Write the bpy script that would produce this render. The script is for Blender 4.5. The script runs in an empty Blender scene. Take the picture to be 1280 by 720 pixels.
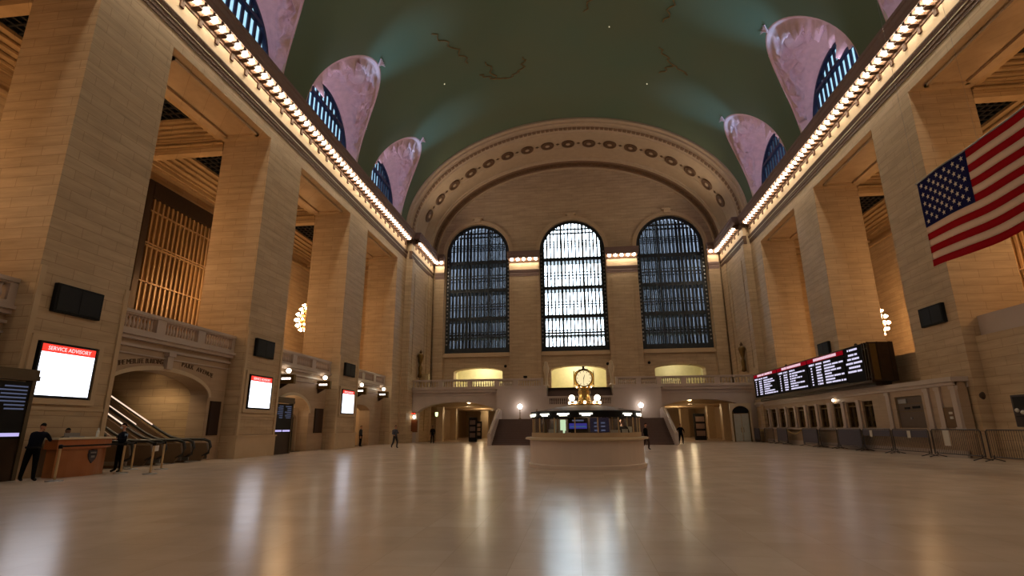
import bpy, bmesh, math, random
from math import sin, cos, pi, sqrt, radians, atan2, asin
from mathutils import Vector, Matrix, noise

random.seed(7)
SC = bpy.context.scene
COL = SC.collection
SC.unit_settings.scale_length = 0.92      # one unit is 0.92 m

XC = 0.15          # hall centre line
XL, XR = -20.3, 20.6   # faces of the side piers
YE = 71.0          # end wall
YB = -16.0         # wall behind the camera

# ------------------------------------------------------------------ materials
def lin(c):
    return tuple(((v / 255) / 12.92 if v / 255 <= 0.04045 else ((v / 255 + 0.055) / 1.055) ** 2.4) for v in c)

def new_mat(name):
    m = bpy.data.materials.new(name); m.use_nodes = True
    nt = m.node_tree
    return m, nt, nt.nodes['Principled BSDF']

def mat(name, col, rough=0.5, metal=0.0, noise_amt=0.12, scale=3.0, bump=0.0, spec=0.5, emit=None, estr=0.0):
    m, nt, b = new_mat(name)
    N, L = nt.nodes, nt.links
    c = (*lin(col), 1)
    tc = N.new('ShaderNodeNewGeometry')
    no = N.new('ShaderNodeTexNoise'); no.inputs['Scale'].default_value = scale; no.inputs['Detail'].default_value = 4
    L.new(tc.outputs['Position'], no.inputs['Vector'])
    mx = N.new('ShaderNodeMix'); mx.data_type = 'RGBA'; mx.blend_type = 'MULTIPLY'
    mr = N.new('ShaderNodeMapRange'); mr.inputs['To Min'].default_value = 1 - noise_amt; mr.inputs['To Max'].default_value = 1 + noise_amt
    L.new(no.outputs['Fac'], mr.inputs['Value'])
    mx.inputs[0].default_value = 1.0; mx.inputs[6].default_value = c
    L.new(mr.outputs['Result'], mx.inputs[7]); L.new(mx.outputs[2], b.inputs['Base Color'])
    b.inputs['Roughness'].default_value = rough; b.inputs['Metallic'].default_value = metal
    b.inputs['Specular IOR Level'].default_value = spec
    if bump:
        bp = N.new('ShaderNodeBump'); bp.inputs['Strength'].default_value = bump; bp.inputs['Distance'].default_value = 0.05
        L.new(no.outputs['Fac'], bp.inputs['Height']); L.new(bp.outputs['Normal'], b.inputs['Normal'])
    if emit:
        b.inputs['Emission Color'].default_value = (*lin(emit), 1); b.inputs['Emission Strength'].default_value = estr
    return m

def emis(name, col, s):
    m = bpy.data.materials.new(name); m.use_nodes = True
    nt = m.node_tree; nt.nodes.clear()
    e = nt.nodes.new('ShaderNodeEmission'); e.inputs[0].default_value = (*lin(col), 1); e.inputs[1].default_value = s
    o = nt.nodes.new('ShaderNodeOutputMaterial'); nt.links.new(e.outputs[0], o.inputs[0])
    return m

def stone(name, c1, c2, mortar, rough=0.55, bw=1.7, rh=0.45, msize=0.014, streak=0.22):
    """coursed limestone laid out in the world's own metres"""
    m, nt, b = new_mat(name)
    N, L = nt.nodes, nt.links
    g = N.new('ShaderNodeNewGeometry'); s = N.new('ShaderNodeSeparateXYZ'); L.new(g.outputs['Position'], s.inputs[0])
    a = N.new('ShaderNodeMath'); a.operation = 'ADD'; L.new(s.outputs['X'], a.inputs[0]); L.new(s.outputs['Y'], a.inputs[1])
    cb = N.new('ShaderNodeCombineXYZ'); L.new(a.outputs[0], cb.inputs[0]); L.new(s.outputs['Z'], cb.inputs[1])
    br = N.new('ShaderNodeTexBrick')
    L.new(cb.outputs[0], br.inputs['Vector'])
    br.inputs['Scale'].default_value = 1.0
    br.inputs['Brick Width'].default_value = bw; br.inputs['Row Height'].default_value = rh
    br.inputs['Mortar Size'].default_value = msize; br.inputs['Mortar Smooth'].default_value = 0.3
    br.inputs['Color1'].default_value = (*lin(c1), 1); br.inputs['Color2'].default_value = (*lin(c2), 1)
    br.inputs['Mortar'].default_value = (*lin(mortar), 1)
    mp = N.new('ShaderNodeMapping'); mp.inputs['Scale'].default_value = (0.35, 0.35, 3.0)
    L.new(g.outputs['Position'], mp.inputs['Vector'])
    n1 = N.new('ShaderNodeTexNoise'); n1.inputs['Scale'].default_value = 1.3; n1.inputs['Detail'].default_value = 6; n1.inputs['Roughness'].default_value = 0.65
    L.new(mp.outputs[0], n1.inputs['Vector'])
    mr = N.new('ShaderNodeMapRange'); mr.inputs['From Min'].default_value = 0.3; mr.inputs['From Max'].default_value = 0.7
    mr.inputs['To Min'].default_value = 1 - streak; mr.inputs['To Max'].default_value = 1 + streak * 0.5
    L.new(n1.outputs['Fac'], mr.inputs['Value'])
    mx = N.new('ShaderNodeMix'); mx.data_type = 'RGBA'; mx.blend_type = 'MULTIPLY'; mx.inputs[0].default_value = 1
    L.new(br.outputs['Color'], mx.inputs[6]); L.new(mr.outputs['Result'], mx.inputs[7])
    L.new(mx.outputs[2], b.inputs['Base Color'])
    b.inputs['Roughness'].default_value = rough; b.inputs['Specular IOR Level'].default_value = 0.3
    bp = N.new('ShaderNodeBump'); bp.inputs['Strength'].default_value = 0.35; bp.inputs['Distance'].default_value = 0.02
    inv = N.new('ShaderNodeMath'); inv.operation = 'SUBTRACT'; inv.inputs[0].default_value = 1; L.new(br.outputs['Fac'], inv.inputs[1])
    L.new(inv.outputs[0], bp.inputs['Height']); L.new(bp.outputs['Normal'], b.inputs['Normal'])
    return m

def floor_mat():
    m, nt, b = new_mat('polished marble floor')
    N, L = nt.nodes, nt.links
    g = N.new('ShaderNodeNewGeometry')
    br = N.new('ShaderNodeTexBrick'); L.new(g.outputs['Position'], br.inputs['Vector'])
    br.offset = 0.0
    br.inputs['Scale'].default_value = 1.0; br.inputs['Brick Width'].default_value = 0.9; br.inputs['Row Height'].default_value = 0.9
    br.inputs['Mortar Size'].default_value = 0.004
    br.inputs['Color1'].default_value = (*lin((204, 184, 168)), 1); br.inputs['Color2'].default_value = (*lin((196, 175, 158)), 1)
    br.inputs['Mortar'].default_value = (*lin((180, 160, 144)), 1)
    n1 = N.new('ShaderNodeTexNoise'); n1.inputs['Scale'].default_value = 0.55; n1.inputs['Detail'].default_value = 8; n1.inputs['Roughness'].default_value = 0.6
    L.new(g.outputs['Position'], n1.inputs['Vector'])
    mr = N.new('ShaderNodeMapRange'); mr.inputs['To Min'].default_value = 0.7; mr.inputs['To Max'].default_value = 1.25
    L.new(n1.outputs['Fac'], mr.inputs['Value'])
    mx = N.new('ShaderNodeMix'); mx.data_type = 'RGBA'; mx.blend_type = 'MULTIPLY'; mx.inputs[0].default_value = 1
    L.new(br.outputs['Color'], mx.inputs[6]); L.new(mr.outputs['Result'], mx.inputs[7]); L.new(mx.outputs[2], b.inputs['Base Color'])
    b.inputs['Specular IOR Level'].default_value = 0.55
    n2 = N.new('ShaderNodeTexNoise'); n2.inputs['Scale'].default_value = 1.6; n2.inputs['Detail'].default_value = 5
    L.new(g.outputs['Position'], n2.inputs['Vector'])
    r2 = N.new('ShaderNodeMapRange'); r2.inputs['To Min'].default_value = 0.2; r2.inputs['To Max'].default_value = 0.27
    L.new(n2.outputs['Fac'], r2.inputs['Value']); L.new(r2.outputs['Result'], b.inputs['Roughness'])
    return m

def ceiling_mat():
    m, nt, b = new_mat('painted green vault with faint gilt drawings')
    N, L = nt.nodes, nt.links
    g = N.new('ShaderNodeNewGeometry')
    n1 = N.new('ShaderNodeTexNoise'); n1.inputs['Scale'].default_value = 0.12; n1.inputs['Detail'].default_value = 5
    L.new(g.outputs['Position'], n1.inputs['Vector'])
    r = N.new('ShaderNodeValToRGB'); e = r.color_ramp.elements
    e[0].position = 0.35; e[0].color = (*lin((92, 108, 86)), 1); e[1].position = 0.7; e[1].color = (*lin((100, 108, 84)), 1)
    L.new(n1.outputs['Fac'], r.inputs[0]); L.new(r.outputs[0], b.inputs['Base Color'])
    b.inputs['Roughness'].default_value = 0.7; b.inputs['Specular IOR Level'].default_value = 0.2
    return m

def pane_mat(name, tint, gloss=0.12, rough=0.03):
    m = bpy.data.materials.new(name); m.use_nodes = True
    nt = m.node_tree; N, L = nt.nodes, nt.links; N.clear()
    t = N.new('ShaderNodeBsdfTransparent'); t.inputs[0].default_value = (*tint, 1)
    gl = N.new('ShaderNodeBsdfGlossy'); gl.inputs['Roughness'].default_value = rough
    mx = N.new('ShaderNodeMixShader'); mx.inputs[0].default_value = gloss
    L.new(t.outputs[0], mx.inputs[1]); L.new(gl.outputs[0], mx.inputs[2])
    o = N.new('ShaderNodeOutputMaterial'); L.new(mx.outputs[0], o.inputs[0])
    return m

M = {}
M['stone'] = stone('coursed buff limestone', (192, 167, 136), (185, 160, 129), (158, 132, 104))
M['stone_plain'] = mat('smooth buff limestone', (192, 167, 136), 0.55, noise_amt=0.12, scale=1.2, spec=0.3)
M['stone_pass'] = stone('coursed warm limestone', (192, 164, 126), (185, 156, 118), (156, 128, 94))
M['arch'] = mat('moulded arch plaster', (182, 158, 130), 0.6, noise_amt=0.12, scale=1.5, bump=0.15, spec=0.2)
M['arch_mid'] = mat('brown gilt ornament', (128, 100, 76), 0.55, noise_amt=0.3, scale=5, bump=0.5, spec=0.3)
M['arch_dark'] = mat('dark gilt ornament', (98, 72, 50), 0.5, noise_amt=0.4, scale=5, bump=0.6, spec=0.3)
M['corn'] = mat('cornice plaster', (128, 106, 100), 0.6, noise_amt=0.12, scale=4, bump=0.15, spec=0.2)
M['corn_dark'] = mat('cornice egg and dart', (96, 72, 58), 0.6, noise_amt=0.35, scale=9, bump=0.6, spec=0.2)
M['relief'] = mat('modelled lunette plaster', (206, 170, 168), 0.6, noise_amt=0.22, scale=2.2, bump=1.0, spec=0.25)
M['marble'] = mat('pinkish grey marble', (184, 168, 158), 0.35, noise_amt=0.14, scale=0.9, spec=0.45)
M['booth_marble'] = mat('pale booth marble', (206, 190, 178), 0.4, noise_amt=0.1, scale=0.9)
M['marble_low'] = stone('pinkish marble facing', (176, 152, 128), (170, 146, 122), (150, 126, 104), rough=0.4, bw=2.6, rh=1.3, streak=0.14)
M['floor'] = floor_mat()
M['vault'] = ceiling_mat()
M['iron'] = mat('dark window iron', (44, 48, 52), 0.45, 0.4, noise_amt=0.2)
M['iron_blue'] = mat('blue black window iron', (26, 34, 62), 0.4, 0.3)
M['bronze'] = mat('aged bronze', (112, 88, 48), 0.38, 0.75, noise_amt=0.25, scale=4)
M['grille'] = mat('tan bronze grille', (158, 124, 82), 0.45, 0.25, noise_amt=0.2, scale=3)
M['bronze_dark'] = mat('dark bronze', (62, 46, 32), 0.4, 0.6, noise_amt=0.25, scale=4)
M['brass'] = mat('polished brass', (196, 160, 92), 0.25, 0.9)
M['black'] = mat('matt black', (14, 13, 14), 0.65, noise_amt=0.1, spec=0.2)
M['screen_off'] = mat('black screen glass', (9, 8, 9), 0.5, noise_amt=0.05, spec=0.25)
M['darkpanel'] = mat('dark maroon panel', (44, 26, 22), 0.35)
M['steel'] = mat('brushed steel', (150, 148, 146), 0.35, 0.9)
M['rubber'] = mat('black rubber', (18, 16, 16), 0.5)
M['wood'] = mat('orange stained wood', (160, 98, 54), 0.35, noise_amt=0.18, scale=2.2)
M['wood_top'] = mat('pale desk top', (206, 190, 160), 0.3)
M['stair'] = mat('dark stair marble', (100, 78, 72), 0.5, noise_amt=0.12, scale=4)
M['white_stone'] = mat('pale marble', (196, 176, 148), 0.35, noise_amt=0.1)
M['brown_panel'] = mat('brown metal panel', (104, 76, 44), 0.45, 0.3)
M['kiosk'] = mat('grey brown metal front', (96, 80, 68), 0.45, 0.3)
M['tan'] = mat('tan painted post', (184, 152, 108), 0.4)
M['paper'] = mat('white paper', (200, 194, 184), 0.6)
M['beige_box'] = mat('beige speaker box', (190, 166, 124), 0.5)
M['fence'] = mat('grey steel fence', (70, 66, 68), 0.4, 0.6)
M['fence_blue'] = mat('blue grey fence cover', (74, 70, 84), 0.6)
M['rope'] = mat('gold rope', (190, 160, 84), 0.5)
M['fl_red'] = mat('flag red', (176, 26, 40), 0.75, noise_amt=0.06, spec=0.1)
M['fl_white'] = mat('flag white', (226, 208, 196), 0.75, noise_amt=0.04, spec=0.1)
M['fl_blue'] = mat('flag blue', (38, 38, 92), 0.75, noise_amt=0.06, spec=0.1)
M['gold'] = mat('faint gilt line', (122, 100, 62), 0.6, noise_amt=0.5, scale=2, spec=0.3)
M['skylight'] = mat('dark skylight glass', (20, 22, 30), 0.2)
M['carved'] = mat('incised letters', (96, 70, 48), 0.7)
M['letter_black'] = mat('black enamel', (16, 14, 12), 0.5)
M['backdrop_grey'] = mat('grey blue added backdrop', (84, 86, 94), 0.8, noise_amt=0.35, scale=0.35)
M['pale_wall'] = mat('cream painted wall', (222, 214, 178), 0.6)

M['bulb'] = emis('cornice globe', (255, 238, 208), 54)
M['chand'] = emis('chandelier bulb', (255, 204, 146), 42)
M['lampw'] = emis('white globe', (255, 236, 206), 14)
M['lampflare'] = emis('bright white globe', (255, 246, 238), 14)
M['down'] = emis('downlight lens', (255, 222, 176), 9)
M['scr_white'] = emis('white screen', (236, 242, 255), 3.4)
M['scr_red'] = emis('red screen bar', (255, 62, 48), 1.5)
M['scr_text'] = emis('white on red lettering', (255, 214, 214), 1.5)
M['brd_red'] = emis('red board header', (176, 18, 34), 0.55)
M['brd_white'] = emis('board white lettering', (232, 226, 255), 1.1)
M['brd_head'] = emis('board header lettering', (255, 214, 230), 1.0)
M['brd_black'] = mat('black board face', (14, 13, 20), 0.7, noise_amt=0.05, spec=0.15)
M['scr_dim'] = emis('dim blue screen', (24, 24, 40), 0.9)
M['scr_dimtext'] = emis('dim lettering', (90, 96, 122), 0.8)
M['scr_strip'] = emis('violet white strip', (190, 180, 235), 1.2)
M['sign_lit'] = emis('lit sign face', (255, 236, 222), 3.2)
M['clock_face'] = emis('opal clock face', (255, 232, 178), 1.15)
M['booth_blue'] = emis('booth blue screen', (60, 56, 150), 0.9)
M['booth_cyan'] = emis('booth teal screen', (70, 130, 130), 0.8)
M['booth_warm'] = emis('booth back light', (214, 240, 196), 1.2)
M['tube'] = emis('booth tube light', (255, 250, 226), 5)
M['red_led'] = emis('red sign lettering', (255, 60, 40), 2.0)
M['greenlamp'] = emis('greenish lamp', (220, 240, 170), 2.5)
M['pane'] = pane_mat('clear window glass', (0.9, 0.96, 0.98), 0.03)
M['pane_side'] = pane_mat('grey window glass', (0.62, 0.70, 0.78), 0.0)
M['pane_lun'] = pane_mat('pale blue window glass', (0.055, 0.085, 0.10), 0.04)
M['pane_back'] = pane_mat('dim window glass', (0.03, 0.03, 0.03), 0.02)
M['pane_dark'] = pane_mat('passage glass', (0.5, 0.5, 0.5), 0.35, 0.06)
M['pane_booth'] = pane_mat('booth glass', (0.88, 0.9, 0.88), 0.10)

# ------------------------------------------------------------------ helpers
def obj(name, bm, m, parent=None, smooth=False, mats=None):
    me = bpy.data.meshes.new(name)
    if isinstance(bm, bmesh.types.BMesh):
        bmesh.ops.recalc_face_normals(bm, faces=bm.faces)
        bm.to_mesh(me); bm.free()
    else:
        me = bm
    for mm in (mats or [m]):
        me.materials.append(M[mm] if isinstance(mm, str) else mm)
    if smooth:
        for p in me.polygons: p.use_smooth = True
    o = bpy.data.objects.new(name, me); COL.objects.link(o)
    if parent: o.parent = parent
    return o

def tag(o, label=None, cat=None, group=None, kind=None):
    if label: o['label'] = label
    if cat: o['category'] = cat
    if group: o['group'] = group
    if kind: o['kind'] = kind
    return o

def thing(name, loc, label, cat, group=None, rz=0.0):
    o = bpy.data.objects.new(name, None); COL.objects.link(o)
    o.empty_display_size = 0.2
    o.location = loc; o.rotation_euler = (0, 0, rz)
    return tag(o, label, cat, group)

def struct(name, bm, m, label=None, smooth=False, mats=None):
    o = obj(name, bm, m, smooth=smooth, mats=mats)
    return tag(o, label, None, None, 'structure')

def copy_tree(o, parent=None):
    c = o.copy(); COL.objects.link(c)
    if parent: c.parent = parent
    for ch in list(o.children):
        copy_tree(ch, c)
    return c

def B(): return bmesh.new()

def box(bm, x0, x1, y0, y1, z0, z1, mi=0):
    v = [bm.verts.new(p) for p in ((x0, y0, z0), (x1, y0, z0), (x1, y1, z0), (x0, y1, z0), (x0, y0, z1), (x1, y0, z1), (x1, y1, z1), (x0, y1, z1))]
    fs = [(0, 3, 2, 1), (4, 5, 6, 7), (0, 1, 5, 4), (1, 2, 6, 5), (2, 3, 7, 6), (3, 0, 4, 7)]
    for f in fs:
        q = bm.faces.new([v[i] for i in f]); q.material_index = mi
    return bm

def boxb(x0, x1, y0, y1, z0, z1): return box(B(), x0, x1, y0, y1, z0, z1)

def bbox(x0, x1, y0, y1, z0, z1, w=0.01):
    bm = boxb(x0, x1, y0, y1, z0, z1)
    bmesh.ops.bevel(bm, geom=bm.edges[:], offset=w, segments=2, affect='EDGES', profile=0.7)
    return bm

def lathe(bm, prof, c=(0, 0, 0), n=24, close=True, mi=0, a0=0.0):
    rings = []
    for r, z in prof:
        if r < 1e-5: rings.append([bm.verts.new((c[0], c[1], c[2] + z))])
        else: rings.append([bm.verts.new((c[0] + r * cos(a0 + 2 * pi * k / n), c[1] + r * sin(a0 + 2 * pi * k / n), c[2] + z)) for k in range(n)])
    for a, b in zip(rings, rings[1:]):
        for k in range(n):
            k2 = (k + 1) % n
            if len(a) == 1 and len(b) == 1: continue
            if len(a) == 1: f = bm.faces.new((a[0], b[k], b[k2]))
            elif len(b) == 1: f = bm.faces.new((a[k], b[0], a[k2]))
            else: f = bm.faces.new((a[k], b[k], b[k2], a[k2]))
            f.material_index = mi
    return bm

def tube(bm, pts, r, n=8, cap=True, mi=0):
    pts = [Vector(p) for p in pts]; rings = []
    rs = r if isinstance(r, (list, tuple)) else [r] * len(pts)
    for i, p in enumerate(pts):
        d = (pts[min(i + 1, len(pts) - 1)] - pts[max(i - 1, 0)]).normalized()
        up = Vector((0, 0, 1)) if abs(d.z) < 0.95 else Vector((1, 0, 0))
        s = d.cross(up).normalized(); t = s.cross(d)
        rings.append([bm.verts.new(p + (s * cos(2 * pi * k / n) + t * sin(2 * pi * k / n)) * rs[i]) for k in range(n)])
    for a, b in zip(rings, rings[1:]):
        for k in range(n):
            f = bm.faces.new((a[k], b[k], b[(k + 1) % n], a[(k + 1) % n])); f.material_index = mi
    if cap:
        for q in (rings[0][::-1], rings[-1]):
            f = bm.faces.new(q); f.material_index = mi
    return bm

def sphere(bm, c, r, n=12, sz=1.0, mi=0):
    k = max(4, n // 2)
    prof = [(r * sin(pi * i / k), -r * cos(pi * i / k) * sz) for i in range(k + 1)]
    prof[0] = (0, prof[0][1]); prof[-1] = (0, prof[-1][1])
    return lathe(bm, prof, c, n, mi=mi)

def sweep(bm, path, prof, closed_prof=True, mi=0):
    """path: list of (origin, outdir) ; prof: list of (out, z) ; sweeps prof along the path"""
    rings = [[bm.verts.new((o[0] + d[0] * p[0], o[1] + d[1] * p[0], p[1])) for p in prof] for o, d in path]
    n = len(prof)
    for a, b in zip(rings, rings[1:]):
        for k in range(n if closed_prof else n - 1):
            f = bm.faces.new((a[k], b[k], b[(k + 1) % n], a[(k + 1) % n])); f.material_index = mi
    if closed_prof:
        bm.faces.new(rings[0]); bm.faces.new(rings[-1][::-1])
    return bm

def wall_with_openings(bm, P, u0, u1, zlo, zhi, thick, openings, nseg=40):
    """P(u, z, d) -> world point; zhi may be a function of u; openings: (ua, ub, zb, ztop(u))"""
    zh = zhi if callable(zhi) else (lambda u: zhi)
    us = {u0, u1}
    for ua, ub, zb, zt in openings:
        for k in range(nseg + 1):
            us.add(round((ua + ub) / 2 - (ub - ua) / 2 * cos(pi * k / nseg), 6))
    if callable(zhi):
        for k in range(81): us.add(round((u0 + u1) / 2 - (u1 - u0) / 2 * cos(pi * k / 80), 6))
    us = sorted(us)
    us = [u for i, u in enumerate(us) if i == 0 or u - us[i - 1] > 1e-4]
    def q(a, b, c, d):
        try: bm.faces.new([bm.verts.new(p) for p in (a, b, c, d)])
        except ValueError: pass
    for ua, ub in zip(us, us[1:]):
        um = (ua + ub) / 2
        ops = sorted([o for o in openings if o[0] < um < o[1]], key=lambda o: o[2])
        lows = [(zlo, zlo)]; spans = []
        cur = (zlo, zlo)
        for o in ops:
            spans.append((cur, (o[2], o[2])))
            cur = (o[3](ua), o[3](ub))
            # sill and soffit
            q(P(ua, o[2], 0), P(ub, o[2], 0), P(ub, o[2], thick), P(ua, o[2], thick))
            q(P(ua, cur[0], 0), P(ub, cur[1], 0), P(ub, cur[1], thick), P(ua, cur[0], thick))
        spans.append((cur, (zh(ua), zh(ub))))
        for (a0, b0), (a1, b1) in spans:
            if a1 - a0 < 1e-4 and b1 - b0 < 1e-4: continue
            for d in (0, thick):
                q(P(ua, a0, d), P(ub, b0, d), P(ub, b1, d), P(ua, a1, d))
        q(P(ua, zh(ua), 0), P(ub, zh(ub), 0), P(ub, zh(ub), thick), P(ua, zh(ua), thick))
    for ua, ub, zb, zt in openings:
        for u in (ua, ub):
            if zt(u) - zb > 1e-3:
                q(P(u, zb, 0), P(u, zt(u), 0), P(u, zt(u), thick), P(u, zb, thick))
    for u in (u0, u1):
        q(P(u, zlo, 0), P(u, zh(u), 0), P(u, zh(u), thick), P(u, zlo, thick))
    bmesh.ops.remove_doubles(bm, verts=bm.verts, dist=1e-4)
    return bm

def arch_top(c, hw, spring, rise):
    return lambda u: spring + rise * sqrt(max(0.0, 1 - ((u - c) / hw) ** 2))

FONT = [None]
def text_mesh(txt, size, depth=0.01, align='CENTER'):
    cu = bpy.data.curves.new('lettering', 'FONT'); cu.body = txt; cu.size = size; cu.extrude = depth
    cu.align_x = align; cu.align_y = 'CENTER'; cu.resolution_u = 2
    o = bpy.data.objects.new('lettering_source', cu); COL.objects.link(o)
    dg = bpy.context.evaluated_depsgraph_get(); dg.update()
    me = bpy.data.meshes.new_from_object(o.evaluated_get(dg))
    bpy.data.objects.remove(o); bpy.data.curves.remove(cu)
    me.materials.clear()
    return me

def place_text(name, txt, size, m, parent, loc, normal, depth=0.01, along=None):
    """letters stand on a vertical face with outward normal (nx, ny)"""
    me = text_mesh(txt, size, depth)
    nx, ny = normal
    r = Vector((-ny, nx, 0)); u = Vector((0, 0, 1)); n = Vector((nx, ny, 0))
    rot = Matrix((r, u, n)).transposed().to_4x4()
    me.transform(Matrix.Translation(Vector(loc)) @ rot)
    return obj(name, me, m, parent)

# =================================================================== FLOOR & SHELL
b = B(); box(b, -34, 34, YB - 1, 100, -0.4, 0.0)
struct('floor', b, 'floor', 'polished pinkish marble concourse floor')

# side piers: openings centred on these Y
BAYS = [12.6, 26.0, 39.4, 52.8]
HALF = 4.6
PIERS = [(-0.8 + 0, 0), ]
pier_spans = [(YB, -14.6 + 0.0)] if False else []
edges = [-14.2 + 0.0]
pier_spans = [(-10.0 - 0.6, -5.4), (3.8, 8.0), (17.2, 21.4), (30.6, 34.8), (44.0, 48.2), (57.4, 60.6)]
SOF = 21.13
DEP = 3.5
for s, X in ((-1, XL), (1, XR)):
    side = 'left' if s < 0 else 'right'
    for i, (y0, y1) in enumerate(pier_spans):
        b = B()
        x0, x1 = sorted((X, X + s * DEP))
        box(b, x0, x1, y0, y1, 0, SOF)
        struct('wall_%s_pier' % side, b, 'stone', 'tall square limestone pier of the %s side wall' % side); b = B()
        # plinth and base ledge
        px0, px1 = sorted((X - s * 0.12, X + s * 0.4))
        box(b, px0, px1, y0 - 0.03, y1 + 0.03, 0, 1.22)
        px0, px1 = sorted((X - s * 0.2, X + s * 0.4))
        box(b, px0, px1, y0 - 0.07, y1 + 0.07, 1.22, 1.32)
        # raised edge strips of the lower pier
        if s < 0:
            for ya in (y0 + 0.01, y1 - 0.23):
                px0, px1 = sorted((X - s * 0.07, X + s * 0.3)); box(b, px0, px1, ya, ya + 0.22, 1.32, 7.9)
            px0, px1 = sorted((X - s * 0.06, X + s * 0.3)); box(b, px0, px1, y0 + 0.25, y1 - 0.25, 2.45, 2.58)
        struct('trim_%s_plinth' % side, b, 'stone_plain', 'plinth and edge strips of a %s pier' % side)
    # lintel over openings, with grooved soffit
    b = B()
    x0, x1 = sorted((X, X + s * DEP))
    box(b, x0, x1, YB, 60.6, SOF, 25.3)
    for c in BAYS + [-0.8]:
        xa, xb = sorted((X + s * 0.55, X + s * (DEP - 0.55)))
        for (q0, q1, r0, r1) in ((xa, xb, c - HALF + 0.6, c - HALF + 0.8), (xa, xb, c + HALF - 0.8, c + HALF - 0.6), (xa, xa + 0.2, c - HALF + 0.6, c + HALF - 0.6), (xb - 0.2, xb, c - HALF + 0.6, c + HALF - 0.6)):
            box(b, q0, q1, r0, r1, SOF - 0.16, SOF + 0.01)
    struct('wall_%s_lintel' % side, b, 'stone', 'limestone lintel band above the %s openings' % side)
    # last bay: plain wall that stands forward
    b = B()
    x0, x1 = sorted((X - s * 0.7, X + s * 2)); box(b, x0, x1, 60.6, YE, 0, 25.3)
    for (ya, yb) in ((60.63, 61.5), (68.3, 70.2)):
        x0, x1 = sorted((X - s * 0.82, X)); box(b, x0, x1, ya, yb, 0, 22.0)
    x0, x1 = sorted((X - s * 0.86, X)); box(b, x0, x1, 60.55, 70.3, 0, 1.3)
    for ya in (62.2, 67.2):
        x0, x1 = sorted((X - s * 0.76, X)); box(b, x0, x1, ya, ya + 0.12, 8, 20.5)
    struct('wall_%s' % side, b, 'stone', 'plain %s limestone wall beside the end windows' % side)
    # hallway behind the piers : rear wall, floor slab, ceiling
    XW = X + s * 11.1
    b = B(); x0, x1 = sorted((XW, XW + s * 0.6)); box(b, x0, x1, YB, 75, 0, 25.3)
    # rear wall mouldings
    for z, o in ((20.7, 0.5), (20.95, 0.35), (19.95, 0.2)):
        x0, x1 = sorted((XW, XW - s * o)); box(b, x0, x1, YB, 75, z, z + 0.22)
    x0, x1 = sorted((XW, XW - s * 0.2)); box(b, x0, x1, YB, 75, 6.2, 8.0)
    struct('wall_%s_rear' % side, b, 'stone_pass', 'warm lit rear wall of the upper %s hall' % side)
    b = B(); x0, x1 = sorted((X + s * 2.0, XW)); box(b, x0, x1, YB, 75, 5.6, 6.18)
    struct('floor_upper_%s' % side, b, 'marble', 'upper hall floor behind the %s piers' % side)
    b = B(); x0, x1 = sorted((X + s * 1.0, XW)); box(b, x0, x1, 60.6, 61.2, 6.2, 25.3)
    struct('wall_%s_end' % side, b, 'stone_pass', 'cross wall closing the upper %s hall' % side)
    # coffered ceiling of the hallway
    XI = X + s * DEP
    b = B(); x0, x1 = sorted((XI, XW))
    box(b, x0, x1, YB, 75, 24.2, 24.6)
    beams = [y0 + 0.05 for (y0, y1) in pier_spans] + [60.3]
    for yb_ in beams:
        box(b, x0, x1, yb_ - 0.1, yb_ + 0.55, 20.4, 24.3)
        for e, z in ((0.05, 20.7), (0.12, 20.95), (0.2, 21.15), (0.3, 21.35)):
            box(b, x0, x1, yb_ - 0.1 - e, yb_ + 0.55 + e, z, z + 0.1)
    box(b, *sorted((XI, XI + s * 0.4)), YB, 60.6, 21.2, 24.3)
    box(b, *sorted((XW, XW - s * 0.6)), YB, 60.6, 20.95, 24.3)
    SKY = []
    for ya, yc in zip(beams, beams[1:]):
        ya += 0.55; yc -= 0.1
        for k in range(5):
            z = 21.3 + 0.22 * k
            xa, xb = x0 + 0.0, x1
            if s < 0: xa, xb = x0 + 0.7 + 0.38 * k, x1 - 0.4 - 0.28 * k
            else: xa, xb = x0 + 0.4 + 0.28 * k, x1 - 0.7 - 0.38 * k
            e = 0.25 + 0.24 * k
            for (q0, q1, r0, r1) in ((x0, xa, ya, yc), (xb, x1, ya, yc), (xa, xb, ya, ya + e), (xa, xb, yc - e, yc)):
                box(b, q0, q1, r0, r1, z, z + 0.14)
                box(b, q0, q1, r0, r1, z + 0.14, z + 0.23) if k == 4 else None
        SKY.append((xa, xb, ya + e, yc - e))
    struct('ceiling_%s' % side, b, 'stone_pass', 'coffered ceiling of the upper %s hall' % side)
    for j, (xa, xb, ya, yc) in enumerate(SKY):
        b = B(); bt = boxb(xa, xb, ya, yc, 22.5, 22.55)
        for k in range(9):
            xx = xa + (xb - xa) * k / 8; box(b, xx - 0.06, xx + 0.06, ya, yc, 22.38, 22.49)
        ny = max(3, int((yc - ya) / 0.6))
        for k in range(ny + 1):
            yy = ya + (yc - ya) * k / ny; box(b, xa, xb, yy - 0.06, yy + 0.06, 22.36, 22.47)
        w = struct('window_skylight', b, 'iron', 'dark latticed skylight in the %s hall ceiling' % side)
        obj('pane', bt, 'skylight', w)

# wall behind the camera
b = B(); wall_with_openings(b, lambda u, z, d: (u, YB - d, z), -33, 33, 0, 41, 0.6, [(c - 4.55, c + 4.55, 11.5, arch_top(c, 4.55, 25.75, 4.5)) for c in (-13.25, 0.15, 13.55)], 12)
struct('wall_back', b, 'stone', 'limestone wall at the near end of the hall')

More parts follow.
